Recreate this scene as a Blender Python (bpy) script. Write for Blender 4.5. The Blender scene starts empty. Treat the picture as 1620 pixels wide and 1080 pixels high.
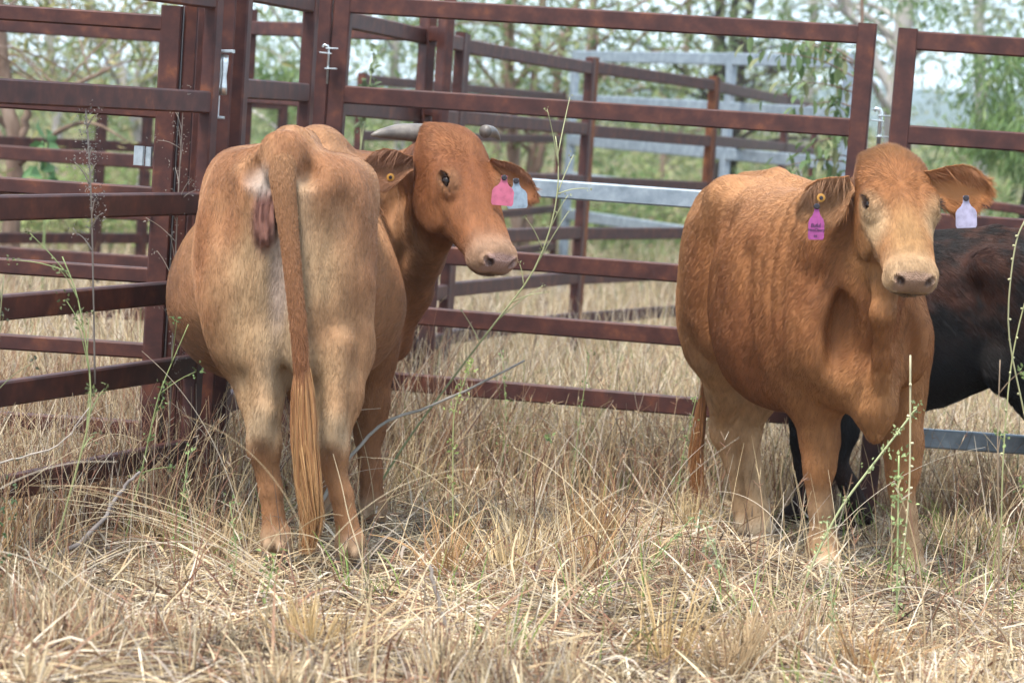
import bpy, bmesh, math, random
import numpy as np
from mathutils import Vector, Matrix
from math import radians as R_

SC = bpy.context.scene
COL = SC.collection
rng = np.random.default_rng(7)

# ------------------------------------------------------------ camera
EYE = np.array([0.0, 0.0, 1.45])
PITCH = math.atan(369 / 4500.0)
ROLL = 0.0655
_f = np.array([0, math.cos(PITCH), -math.sin(PITCH)])
_r0 = np.array([1.0, 0, 0])
_u0 = np.array([0, math.sin(PITCH), math.cos(PITCH)])
_r = math.cos(ROLL) * _r0 + math.sin(ROLL) * _u0
_u = -math.sin(ROLL) * _r0 + math.cos(ROLL) * _u0
cam = bpy.data.cameras.new('camera')
cam.sensor_width = 36.0
cam.lens = 100.0
cam.clip_start = 0.05
cam.clip_end = 20000.0
cam.dof.use_dof = True
cam.dof.focus_distance = 9.0
cam.dof.aperture_fstop = 4.4
cam_o = bpy.data.objects.new('camera', cam)
COL.objects.link(cam_o)
M = Matrix(((_r[0], _u[0], -_f[0], EYE[0]), (_r[1], _u[1], -_f[1], EYE[1]),
            (_r[2], _u[2], -_f[2], EYE[2]), (0, 0, 0, 1)))
cam_o.matrix_world = M
SC.camera = cam_o

# ------------------------------------------------------------ sky, sun, exposure
SUN_EL, SUN_ROT = R_(62), R_(215)      # high, thin cloud, a little behind the camera's left
world = bpy.data.worlds.new('World')
SC.world = world
world.use_nodes = True
nt = world.node_tree
nt.nodes.clear()
out = nt.nodes.new('ShaderNodeOutputWorld')
bg = nt.nodes.new('ShaderNodeBackground')
bg.inputs['Strength'].default_value = 0.11
sky = nt.nodes.new('ShaderNodeTexSky')
sky.sky_type = 'NISHITA'
sky.sun_disc = False
sky.sun_elevation = SUN_EL
sky.sun_rotation = SUN_ROT
sky.air_density = 1.0
sky.dust_density = 1.0
# thin cloud sheet over the blue
tc = nt.nodes.new('ShaderNodeTexCoord')
mp = nt.nodes.new('ShaderNodeMapping')
mp.inputs['Scale'].default_value = (1.0, 1.0, 2.6)
nz = nt.nodes.new('ShaderNodeTexNoise')
nz.inputs['Scale'].default_value = 2.6
nz.inputs['Detail'].default_value = 7
nz.inputs['Roughness'].default_value = 0.55
rp = nt.nodes.new('ShaderNodeValToRGB')
rp.color_ramp.elements[0].position = 0.36
rp.color_ramp.elements[0].color = (0.42, 0.42, 0.42, 1)
rp.color_ramp.elements[1].position = 0.60
rp.color_ramp.elements[1].color = (0.96, 0.96, 0.96, 1)
mx = nt.nodes.new('ShaderNodeMix')
mx.data_type = 'RGBA'
mx.inputs[7].default_value = (9.0, 10.7, 12.4, 1)
nt.links.new(tc.outputs['Generated'], mp.inputs['Vector'])
nt.links.new(mp.outputs['Vector'], nz.inputs['Vector'])
nt.links.new(nz.outputs['Fac'], rp.inputs['Fac'])
nt.links.new(rp.outputs['Color'], mx.inputs[0])
nt.links.new(sky.outputs['Color'], mx.inputs[6])
nt.links.new(mx.outputs[2], bg.inputs['Color'])
nt.links.new(bg.outputs['Background'], out.inputs['Surface'])

sun = bpy.data.lights.new('sun', 'SUN')
sun.energy = 3.1
sun.angle = R_(16)
sun.color = (1.0, 0.95, 0.88)
sun_o = bpy.data.objects.new('sun', sun)
COL.objects.link(sun_o)
# nishita: rotation measured clockwise from +Y
sd = Vector((math.sin(SUN_ROT) * math.cos(SUN_EL), math.cos(SUN_ROT) * math.cos(SUN_EL), math.sin(SUN_EL)))
sun_o.rotation_euler = sd.to_track_quat('Z', 'Y').to_euler()

SC.view_settings.view_transform = 'Standard'
SC.view_settings.look = 'None'
SC.view_settings.gamma = 1.0
SC.view_settings.exposure = 1.12
SC.view_settings.use_curve_mapping = False
SC.render.engine = 'CYCLES'
SC.cycles.max_bounces = 6
SC.cycles.diffuse_bounces = 3
SC.cycles.glossy_bounces = 2
SC.cycles.transmission_bounces = 4
SC.cycles.volume_bounces = 2
SC.cycles.transparent_max_bounces = 8
SC.cycles.sample_clamp_indirect = 6.0
try:
    SC.cycles_curves.shape = 'RIBBONS'
    SC.cycles_curves.subdivisions = 2
except Exception:
    pass

# ------------------------------------------------------------ small helpers
def srgb(r, g, b):
    def c(v):
        v /= 255.0
        return v / 12.92 if v <= 0.04045 else ((v + 0.055) / 1.055) ** 2.4
    return (c(r), c(g), c(b), 1.0)

def mat(name, col=(0.5, 0.5, 0.5), rough=0.6, metal=0.0, spec=0.5):
    m = bpy.data.materials.new(name)
    m.use_nodes = True
    b = m.node_tree.nodes['Principled BSDF']
    b.inputs['Base Color'].default_value = tuple(col[:3]) + (1,)
    b.inputs['Roughness'].default_value = rough
    b.inputs['Metallic'].default_value = metal
    b.inputs['Specular IOR Level'].default_value = spec
    return m

def N(m, kind, **kw):
    n = m.node_tree.nodes.new(kind)
    for k, v in kw.items():
        if k in n.inputs:
            n.inputs[k].default_value = v
        else:
            setattr(n, k, v)
    return n

def L(m, a, ao, b, bi):
    m.node_tree.links.new(a.outputs[ao], b.inputs[bi])

def noise_mat(name, stops, scale, rough=0.6, metal=0.0, spec=0.4, detail=6.0, bump=0.0, bscale=200.0,
              bdist=0.002, stretch=(1, 1, 1), coord='Object', rscatter=0.0):
    """colour ramp over a noise, an optional fine bump"""
    m = mat(name, stops[0][1], rough, metal, spec)
    b = m.node_tree.nodes['Principled BSDF']
    tcn = N(m, 'ShaderNodeTexCoord')
    mpn = N(m, 'ShaderNodeMapping')
    mpn.inputs['Scale'].default_value = stretch
    L(m, tcn, coord, mpn, 'Vector')
    oi = N(m, 'ShaderNodeObjectInfo')
    vm = N(m, 'ShaderNodeVectorMath', operation='ADD')
    sc_ = N(m, 'ShaderNodeMath', operation='MULTIPLY')
    sc_.inputs[1].default_value = 37.0
    L(m, oi, 'Random', sc_, 0)
    L(m, mpn, 'Vector', vm, 0)
    L(m, sc_, 'Value', vm, 1)
    n = N(m, 'ShaderNodeTexNoise', Scale=scale, Detail=detail, Roughness=0.6)
    L(m, vm, 'Vector', n, 'Vector')
    r = N(m, 'ShaderNodeValToRGB')
    cr = r.color_ramp
    while len(cr.elements) < len(stops):
        cr.elements.new(0.5)
    for e, (p, c) in zip(cr.elements, stops):
        e.position = p
        e.color = tuple(c[:3]) + (1,)
    L(m, n, 'Fac', r, 'Fac')
    L(m, r, 'Color', b, 'Base Color')
    if bump:
        n2 = N(m, 'ShaderNodeTexNoise', Scale=bscale, Detail=4.0)
        L(m, vm, 'Vector', n2, 'Vector')
        bp = N(m, 'ShaderNodeBump', Strength=bump, Distance=bdist)
        L(m, n2, 'Fac', bp, 'Height')
        L(m, bp, 'Normal', b, 'Normal')
    return m

def attr_mat(name, attr='col', rough=0.7, spec=0.25, translucent=0.0, sheen=0.0, bump=0.0):
    """colour from a stored attribute (the thing's own pigment)"""
    m = mat(name, (0.5, 0.5, 0.5), rough, 0.0, spec)
    b = m.node_tree.nodes['Principled BSDF']
    a = N(m, 'ShaderNodeAttribute')
    a.attribute_name = attr
    L(m, a, 'Color', b, 'Base Color')
    if sheen:
        b.inputs['Sheen Weight'].default_value = sheen
    if translucent:
        t = N(m, 'ShaderNodeBsdfTranslucent')
        L(m, a, 'Color', t, 'Color')
        mixs = N(m, 'ShaderNodeMixShader')
        mixs.inputs[0].default_value = translucent
        o = m.node_tree.nodes['Material Output']
        L(m, b, 'BSDF', mixs, 1)
        L(m, t, 'BSDF', mixs, 2)
        L(m, mixs, 'Shader', o, 'Surface')
    return m

def tag(o, label=None, cat=None, group=None, kind=None):
    if label: o['label'] = label
    if cat: o['category'] = cat
    if group: o['group'] = group
    if kind: o['kind'] = kind
    return o

def empty(name, loc=(0, 0, 0), rotz=0.0, parent=None):
    o = bpy.data.objects.new(name, None)
    o.empty_display_size = 0.1
    COL.objects.link(o)
    o.location = loc
    o.rotation_euler = (0, 0, rotz)
    if parent is not None:
        o.parent = parent
    return o

def link(name, me, m=None, parent=None, loc=None):
    o = bpy.data.objects.new(name, me)
    COL.objects.link(o)
    if m is not None and not me.materials:
        me.materials.append(m)
    if parent is not None:
        o.parent = parent
    if loc is not None:
        o.location = loc
    return o

def np_mesh(name, V, Fq, smooth=True, cols=None, cname='col'):
    """mesh from numpy vertices and faces (list of arrays of equal width)"""
    V = np.asarray(V, np.float32)
    if not isinstance(Fq, (list, tuple)):
        Fq = [Fq]
    Fq = [np.asarray(f, np.int32) for f in Fq if len(f)]
    me = bpy.data.meshes.new(name)
    me.vertices.add(len(V))
    me.vertices.foreach_set('co', V.ravel())
    nl = sum(f.size for f in Fq)
    nf = sum(len(f) for f in Fq)
    me.loops.add(nl)
    me.loops.foreach_set('vertex_index', np.concatenate([f.ravel() for f in Fq]))
    me.polygons.add(nf)
    tot = np.concatenate([np.full(len(f), f.shape[1], np.int32) for f in Fq])
    st = np.concatenate([[0], np.cumsum(tot)[:-1]]).astype(np.int32)
    me.polygons.foreach_set('loop_start', st)
    me.polygons.foreach_set('use_smooth', np.full(nf, smooth, bool))
    if cols is not None:
        a = me.attributes.new(cname, 'FLOAT_COLOR', 'POINT')
        c = np.ones((len(V), 4), np.float32)
        c[:, :3] = cols
        a.data.foreach_set('color', c.ravel())
    me.update(calc_edges=True)
    me.validate()
    return me

def hair_obj(name, P, rad, cols, m, parent=None):
    """P (n,k,3) strand points, rad (n,k), cols (n,3) -> one curves object"""
    n, k, _ = P.shape
    hc = bpy.data.hair_curves.new(name)
    hc.add_curves([k] * n)
    hc.position_data.foreach_set('vector', np.ascontiguousarray(P, np.float32).ravel())
    a = hc.attributes.get('radius') or hc.attributes.new('radius', 'FLOAT', 'POINT')
    a.data.foreach_set('value', np.ascontiguousarray(rad, np.float32).ravel())
    a = hc.attributes.new('col', 'FLOAT_COLOR', 'CURVE')
    c = np.ones((n, 4), np.float32)
    c[:, :3] = cols
    a.data.foreach_set('color', c.ravel())
    hc.materials.append(m)
    o = bpy.data.objects.new(name, hc)
    COL.objects.link(o)
    if parent is not None:
        o.parent = parent
    return o

def beam_vf(p0, p1, w, h, side=None, ch=0.006, e0=0.0, e1=0.0):
    """chamfered rectangular tube from p0 to p1; w across `side`, h across the other way"""
    p0 = np.asarray(p0, float); p1 = np.asarray(p1, float)
    d = p1 - p0
    d /= np.linalg.norm(d)
    p0 = p0 - d * e0
    p1 = p1 + d * e1
    if side is None:
        side = np.cross(d, [0, 0, 1.0]) if abs(d[2]) < .999 else np.array([1.0, 0, 0])
    side = np.asarray(side, float)
    side = side - d * (side @ d)
    if np.linalg.norm(side) < 1e-6:
        side = np.array([1.0, 0, 0])
    side /= np.linalg.norm(side)
    up = np.cross(side, d)
    a, b = w / 2, h / 2
    ch = min(ch, a * 0.45, b * 0.45)
    prof = [(-a + ch, -b), (a - ch, -b), (a, -b + ch), (a, b - ch), (a - ch, b), (-a + ch, b), (-a, b - ch), (-a, -b + ch)]
    V = [p + side * x + up * y for p in (p0, p1) for x, y in prof]
    F = [[i, (i + 1) % 8, 8 + (i + 1) % 8, 8 + i] for i in range(8)]
    return V, F, [list(range(7, -1, -1)), list(range(8, 16))]

def beam(name, p0, p1, w, h, m, parent=None, side=None, ch=0.006, e0=0.0, e1=0.0):
    V, F, C = beam_vf(p0, p1, w, h, side, ch, e0, e1)
    me = np_mesh(name, V, [F, C], smooth=False)
    return link(name, me, m, parent)

def tube_vf(pts, rad, n=8, cap=True):
    """tube along a polyline with a radius per point"""
    P = np.asarray(pts, float)
    rad = np.broadcast_to(np.asarray(rad, float), (len(P),))
    T = np.gradient(P, axis=0)
    T /= np.linalg.norm(T, axis=1)[:, None] + 1e-12
    ref = np.array([0.31, 0.17, 0.93]) if abs(T[0] @ np.array([0.31, 0.17, 0.93])) < 0.9 else np.array([1.0, 0, 0])
    V = []
    a = np.linspace(0, 2 * np.pi, n, endpoint=False)
    s = np.cross(T[0], ref)
    s /= np.linalg.norm(s)
    for i in range(len(P)):
        s = s - T[i] * (s @ T[i])
        s /= np.linalg.norm(s) + 1e-12
        b = np.cross(T[i], s)
        V.append(P[i] + rad[i] * (np.cos(a)[:, None] * s + np.sin(a)[:, None] * b))
    V = np.concatenate(V)
    F = []
    for i in range(len(P) - 1):
        for j in range(n):
            j2 = (j + 1) % n
            F.append([i * n + j, i * n + j2, (i + 1) * n + j2, (i + 1) * n + j])
    caps = []
    if cap:
        caps = [list(range(n - 1, -1, -1)), list(range((len(P) - 1) * n, len(P) * n))]
    return V, F, caps

class MB:
    """collects pieces for ONE mesh"""
    def __init__(self):
        self.V = []; self.F = {}; self.n = 0; self.C = []
    def add(self, V, *Fs, col=None):
        V = np.asarray(V, float)
        for F in Fs:
            for f in F:
                self.F.setdefault(len(f), []).append([i + self.n for i in f])
        self.V.append(V)
        self.n += len(V)
        if col is not None:
            self.C.append(np.broadcast_to(np.asarray(col, float), (len(V), 3)))
        return self
    def tube(self, pts, rad, n=8, cap=True, col=None):
        V, F, c = tube_vf(pts, rad, n, cap)
        return self.add(V, F, c, col=col)
    def beam(self, *a, **k):
        col = k.pop('col', None)
        V, F, c = beam_vf(*a, **k)
        return self.add(V, F, c, col=col)
    def mesh(self, name, smooth=True):
        cols = np.concatenate(self.C) if self.C else None
        return np_mesh(name, np.concatenate(self.V), [np.array(f) for f in self.F.values()], smooth, cols)

def interp(t, xs, ys):
    return np.interp(t, xs, ys)

def smoothstep(a, b, x):
    t = np.clip((x - a) / (b - a), 0, 1)
    return t * t * (3 - 2 * t)

# cheap value noise for geometry (numpy)
_perm = rng.permutation(4096)
_vals = rng.random(4096).astype(np.float32)
def vnoise(P, s=1.0, seed=0):
    P = np.asarray(P, np.float32) * s + seed * 17.3
    i = np.floor(P).astype(np.int64)
    f = P - i
    f = f * f * (3 - 2 * f)
    def h(dx, dy, dz):
        return _vals[(_perm[(_perm[(_perm[(i[:, 0] + dx) & 4095] + i[:, 1] + dy) & 4095] + i[:, 2] + dz) & 4095])]
    x, y, z = f[:, 0], f[:, 1], f[:, 2]
    c00 = h(0, 0, 0) * (1 - x) + h(1, 0, 0) * x
    c10 = h(0, 1, 0) * (1 - x) + h(1, 1, 0) * x
    c01 = h(0, 0, 1) * (1 - x) + h(1, 0, 1) * x
    c11 = h(0, 1, 1) * (1 - x) + h(1, 1, 1) * x
    return (c00 * (1 - y) + c10 * y) * (1 - z) + (c01 * (1 - y) + c11 * y) * z

def fnoise(P, s=1.0, o=3, seed=0):
    v = 0; a = 0.5; t = 0
    for k in range(o):
        v = v + a * vnoise(P, s * 2 ** k, seed + k)
        t += a
        a *= 0.5
    return v / t

# ------------------------------------------------------------ ground
def gz(x, y):
    x = np.asarray(x, float); y = np.asarray(y, float)
    z = -0.035 * np.clip(y - 8.6, -2.5, 3.0) - 0.008 * np.clip(y - 11.6, 0, 18)
    z = z + 0.015 * np.sin(x * 2.1 + 0.6) * np.sin(y * 1.7) + 0.01 * np.sin(x * 4.3 + y * 3.1)
    return z

def build_ground():
    def axis(fine_a, fine_b, step, far):
        c = list(np.arange(fine_a, fine_b + 1e-6, step))
        s, v = step, fine_b
        while v < far:
            s *= 1.25; v += s; c.append(v)
        s, v = step, fine_a
        while v > -far:
            s *= 1.25; v -= s; c.insert(0, v)
        return np.array(c)
    xs = axis(-4, 5, 0.1, 1500); ys = axis(4, 16, 0.1, 1500)
    X, Y = np.meshgrid(xs, ys, indexing='ij')
    V = np.stack([X, Y, gz(X, Y)], -1).reshape(-1, 3)
    nx, ny = len(xs), len(ys)
    i = np.arange(nx * ny).reshape(nx, ny)
    F = np.stack([i[:-1, :-1], i[1:, :-1], i[1:, 1:], i[:-1, 1:]], -1).reshape(-1, 4)
    m = noise_mat('dry_soil', [(0.3, (0.050, 0.034, 0.024)), (0.5, (0.11, 0.076, 0.050)), (0.7, (0.22, 0.16, 0.105))],
                  3.0, rough=0.95, spec=0.1, bump=0.6, bscale=60, bdist=0.02)
    o = link('ground', np_mesh('ground', V, F), m)
    tag(o, kind='structure')
build_ground()
# ------------------------------------------------------------ steel yard panels
RUST = noise_mat('weathered_brown_steel', [(0.28, (0.029, 0.0092, 0.0078)), (0.47, (0.052, 0.0158, 0.0122)), (0.60, (0.078, 0.0245, 0.0158)), (0.74, (0.145, 0.046, 0.020))],
                 13.0, rough=0.55, spec=0.35, detail=9, bump=0.25, bscale=420, bdist=0.001)
RUST2 = noise_mat('orange_rust_steel', [(0.30, (0.075, 0.026, 0.014)), (0.52, (0.14, 0.046, 0.019)), (0.72, (0.26, 0.095, 0.035))],
                  11.0, rough=0.7, spec=0.25, detail=9, bump=0.25, bscale=420, bdist=0.001)
GALV = noise_mat('galvanised_steel', [(0.30, (0.17, 0.205, 0.235)), (0.52, (0.25, 0.29, 0.325)), (0.7, (0.34, 0.385, 0.42))],
                 16.0, rough=0.45, metal=0.35, spec=0.5, detail=6, bump=0.08, bscale=90, bdist=0.001)
ZINC = noise_mat('bright_zinc', [(0.3, (0.42, 0.46, 0.47)), (0.7, (0.70, 0.74, 0.75))], 30.0, rough=0.3, metal=0.8)

def lean_at(p0, p1, x, z0, z1, lean):
    """posts follow the panel's own small sag"""
    return

def panel(label, p0, p1, heights, stiles, galv=(), rail_h=0.072, rail_w=0.042, stile_w=0.072, stile_d=0.05, top=None, bottom=0.02,
          group='steel yard panels', cat='yard panel', name='yard_panel', p0z=0.0, p1z=0.0, mats=None, sag=0.0, stile_m=None):
    """straight panel: rails at `heights`, stiles at fractions `stiles` of its length"""
    p0 = np.array([p0[0], p0[1], 0.0]); p1 = np.array([p1[0], p1[1], 0.0])
    d = p1 - p0
    ln = np.linalg.norm(d); u = d / ln
    nrm = np.array([-u[1], u[0], 0.0])
    root = empty(name, (p0[0], p0[1], float(gz(p0[0], p0[1]))))
    base = np.array([p0[0], p0[1], float(gz(p0[0], p0[1]))])
    tag(root, label, cat, group)
    top = top if top is not None else heights[0] + rail_h / 2 + 0.008
    sg = np.array([sag * u[0], sag * u[1], 0])          # the whole frame leans along itself
    def pt(t, z):
        q = p0 + d * t + sg * (top - z)
        return np.array([q[0], q[1], z + p0z * (1 - t) + p1z * t]) - base
    ss = sorted(stiles)
    for k, t in enumerate(ss):
        b = float(gz(*(p0 + d * t)[:2])) - 0.06 if bottom is None else bottom
        beam('stile', pt(t, b), pt(t, top), stile_w, stile_d, stile_m or RUST, root, side=u)
    for i, z in enumerate(heights):
        m = GALV if i in galv else RUST
        off = nrm * 0.0
        for a, b_ in zip(ss[:-1], ss[1:]):
            ea = eb = -(stile_w / 2 - 0.002)
            beam('rail', pt(a, z) + off, pt(b_, z) + off, rail_w, rail_h, m, root, e0=ea, e1=eb)
    return root

# near left panel, running back towards the corner
HA = [1.755, 1.400, 1.055, 0.757, 0.496, 0.205]
panel('near brown steel yard panel on the left, running back to the latched corner post', (-1.924, 7.32), (-1.088, 9.75), HA, (0, 1.0), stile_w=0.06, stile_d=0.05, rail_h=0.076, bottom=-0.05)
# back panel behind the horned cow
HC = [1.816, 1.458, 1.141, 0.848, 0.600, 0.330]
panel('long brown steel yard panel behind the two cattle with one galvanised rail', (-0.757, 11.4), (1.285, 11.0), HC, (0, 1.0), galv=(2,), sag=-0.012, bottom=0.0)
# right panel
HG = [1.800, 1.446, 1.122, 0.86, 0.60, 0.300]
panel('brown steel yard panel at the right edge with a galvanised bottom rail', (1.415, 10.8), (3.5, 10.74), HG, (0, 1.0), galv=(5,), sag=-0.012, bottom=0.0)
# panel going left from the inner corner post
panel('lower brown steel panel going left behind the near left panel', (-1.235, 9.80), (-3.5, 9.80), [1.66, 1.36, 1.071, 0.792, 0.531, 0.26], (0, 1.0), rail_h=0.054, top=1.72, bottom=-0.1)
panel('far brown steel panel seen through the left rails', (-4.2, 15.0), (-1.62, 15.0), [1.706, 1.37, 1.04, 0.765, 0.508, 0.24], (0, 1.0), rail_h=0.075)
# the receding yard fence beyond the back panel
DP = [(-0.84, 11.75, 1.774, 1.408), (-0.335, 14.2, 1.737, 1.384), (0.366, 16.6, 1.711, 1.345), (1.225, 18.7, 1.673, 1.319), (2.005, 22.1, 1.638, 1.282), (2.43, 24.0, 1.607, 1.231)]
dl = ['first length of brown yard fence receding behind the horned cow', 'second length of receding brown fence, between its two nearest posts',
      'third length of receding brown fence, in front of the galvanised gate', 'fourth length of receding brown fence, behind the leafy sapling', 'last short length of receding brown fence beside the pale gum trunk']
for i in range(5):
    a, b = DP[i], DP[i + 1]
    hs = [a[2], a[3], a[3] - 0.30, a[3] - 0.60, a[3] - 0.86, a[3] - 1.10]
    dz = ((b[2] - a[2]) + (b[3] - a[3])) / 2
    panel(dl[i], a[:2], b[:2], hs, (0.0, 0.975), stile_w=0.07, p1z=dz, top=hs[0] + 0.06, bottom=-0.1, group='receding yard fence', stile_m=RUST2 if i in (2,) else None)
# far panels
panel('far brown yard panel behind the short gate', (-1.46, 14.6), (-0.40, 13.25), [1.765, 1.42, 1.09, 0.78, 0.5], (0.02, 0.92, 1.0), group='far yard panels', top=1.86)
panel('most distant brown yard panel, between the cow\'s horn and the galvanised gate', (-1.0, 17.2), (0.28, 23.0), [1.56, 1.222, 0.921, 0.66, 0.36], (0, 1.0), group='far yard panels', rail_h=0.06)
panel('tall brown twin gate posts behind the receding fence', (-0.505, 13.5), (-0.395, 13.5), [2.55, 2.45], (0, 1.0), stile_w=0.055, stile_d=0.075, name='gate_posts', cat='gate posts', group='far yard panels', rail_h=0.04)
panel('dark brown far fence crossing under the right panel', (1.95, 17.0), (3.6, 14.6), [1.46, 1.12, 0.82, 0.5], (0.16, 1.0), group='far yard panels', rail_h=0.05, stile_w=0.05, p1z=-0.1)
panel('low brown crossing fence far on the left', (-3.9, 17.5), (-1.75, 20.5), [1.36, 1.02, 0.72, 0.4], (0.0, 0.5, 0.62, 1.0), group='far yard panels', rail_h=0.07)
# galvanised gate
panel('silver galvanised steel gate standing beyond the receding fence', (0.36, 22.6), (2.05, 18.4), [1.885, 1.545, 1.225, 0.93, 0.64], (0, 0.62, 1.0), galv=(0, 1, 2, 3, 4), stile_m=GALV, stile_w=0.085,
      name='metal_gate', cat='gate', group='galvanised gates', rail_h=0.085)

# corner hardware: gate posts, short gate, latch
def post(label, x, y, w, d, z1, side, z0=None, cat='post', name='steel_post', m=None, cap=None):
    b = float(gz(x, y)) - 0.05 if z0 is None else z0
    root = empty(name, (x, y, b))
    tag(root, label, cat, 'corner posts')
    beam('shaft', (0, 0, 0), (0, 0, z1 - b), w, d, m or RUST, root, side=side)
    beam('post_cap', (0, 0, z1 - b), (0, 0, z1 - b + 0.012), w + 0.01, d + 0.01, m or RUST, root, side=side)
    return root
uA = (0.475, 0.88, 0)
uA_n = (0.88, -0.475, 0)
post('brown square post standing behind the left panel, hung with dead weeds', -1.178, 9.84, 0.046, 0.08, 2.1, (1, 0.25, 0))
post('wide brown post just left of the zinc latch', -1.150, 10.2, 0.085, 0.09, 2.1, (1, 0.05, 0))
post('brown latch post carrying the zinc slam latch', -1.066, 9.93, 0.07, 0.07, 2.1, (1, 0.1, 0))
post('dark brown hinge post at the left end of the back panel', -0.83, 11.42, 0.06, 0.09, 2.05, (1, 0, 0))

# short gate between the corner and the back panel
panel('short brown man gate between the corner latch and the back panel', (-1.022, 10.1), (-0.862, 11.1), [1.80, 1.455, 1.14, 0.85, 0.6, 0.33], (0.0, 1.0), stile_w=0.07, stile_d=0.05,
      name='man_gate', cat='gate', group='steel yard panels')

# zinc slam latch
lt = empty('gate_latch', (-1.052, 9.86, 1.455))
tag(lt, 'bright zinc slam latch bolted to the corner post', 'latch')
mb = MB()
mb.tube([(0.0, -0.03, 0.11), (0.0, -0.034, 0.085), (0.0, -0.03, 0.04), (0, -0.034, 0.0), (0, -0.03, -0.025)], [0.015, 0.017, 0.012, 0.016, 0.017], 10)
link('latch_body', mb.mesh('latch_body'), ZINC, lt)
mb = MB()
mb.beam((-0.016, -0.03, 0.12), (0.032, -0.034, 0.124), 0.05, 0.012)
mb.beam((-0.02, -0.03, 0.105), (-0.012, -0.03, 0.128), 0.05, 0.012)
link('latch_cap', mb.mesh('latch_cap', False), ZINC, lt)
mb = MB(); mb.beam((-0.012, -0.02, -0.03), (-0.012, -0.02, -0.10), 0.008, 0.008)
link('pull_rod', mb.mesh('pull_rod', False), ZINC, lt)
mb = MB(); mb.beam((-0.02, -0.026, -0.105), (0.012, -0.026, -0.105), 0.03, 0.01)
link('striker', mb.mesh('striker', False), ZINC, lt)

def pin(x, y, z, label, ln=0.17, name='drop_pin', rr=0.0085):
    r = empty(name, (x, y, z))
    tag(r, label, 'gate pin')
    mb = MB(); mb.tube([(0, 0, -ln * .75), (0, 0, ln * .25), (-0.004, 0, ln * .25 + 0.01), (-0.02, 0, ln * .25 + 0.014), (-0.026, 0, ln * .25 + 0.004)], rr, 10)
    link('pin_rod', mb.mesh('pin_rod'), ZINC, r)
    for dz, sx in ((0.015, -1), (-0.045, 1), (0.035, 1)):
        mb = MB()
        mb.beam((0.012 * -sx, 0, dz), (0.036 * sx, 0, dz + 0.002), 0.03, 0.005)
        link('lug', mb.mesh('lug', False), ZINC, r)
    return r
pin(1.352, 10.93, 1.475, 'zinc drop pin with lugs joining the back panel to the right panel', 0.19)
pin(-0.80, 11.33, 1.60, 'thin zinc pin hanging beside the hinge post of the back panel', 0.14, rr=0.004)

# zinc plate box and handle behind the left rails
bx = empty('metal_box', (-1.33, 9.86, 1.20)); tag(bx, 'small galvanised latch box fixed behind the left panel', 'latch box')
beam('box_body', (0, 0, -0.033), (0, 0, 0.033), 0.036, 0.02, ZINC, bx, side=(1, 0, 0))
beam('box_door', (0.034, 0, -0.034), (0.034, 0, 0.032), 0.024, 0.02, ZINC, bx, side=(1, 0, 0))
hd = empty('latch_bar', (-1.365, 9.76, 1.01)); tag(hd, 'rounded zinc latch bar under the third left rail', 'latch bar')
mb = MB(); mb.tube([(-0.01, 0, 0.006), (0, 0, 0), (0.10, 0, -0.002)], 0.009, 8)
link('bar_rod', mb.mesh('bar_rod'), ZINC, hd)
# ------------------------------------------------------------ cattle: one continuous sculpted body each
class Frame:
    def __init__(self, o=(0, 0, 0), X=(1, 0, 0), Y=(0, 1, 0), Z=(0, 0, 1)):
        self.o = np.array(o, float)
        self.A = np.array([X, Y, Z], float)
        self.A /= np.linalg.norm(self.A, axis=1)[:, None]
    def w(self, p):                       # local -> root
        return self.o + np.asarray(p, float) @ self.A
    def l(self, P):                       # root -> local
        return (np.asarray(P, float) - self.o) @ self.A.T

ROOT = Frame()

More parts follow.
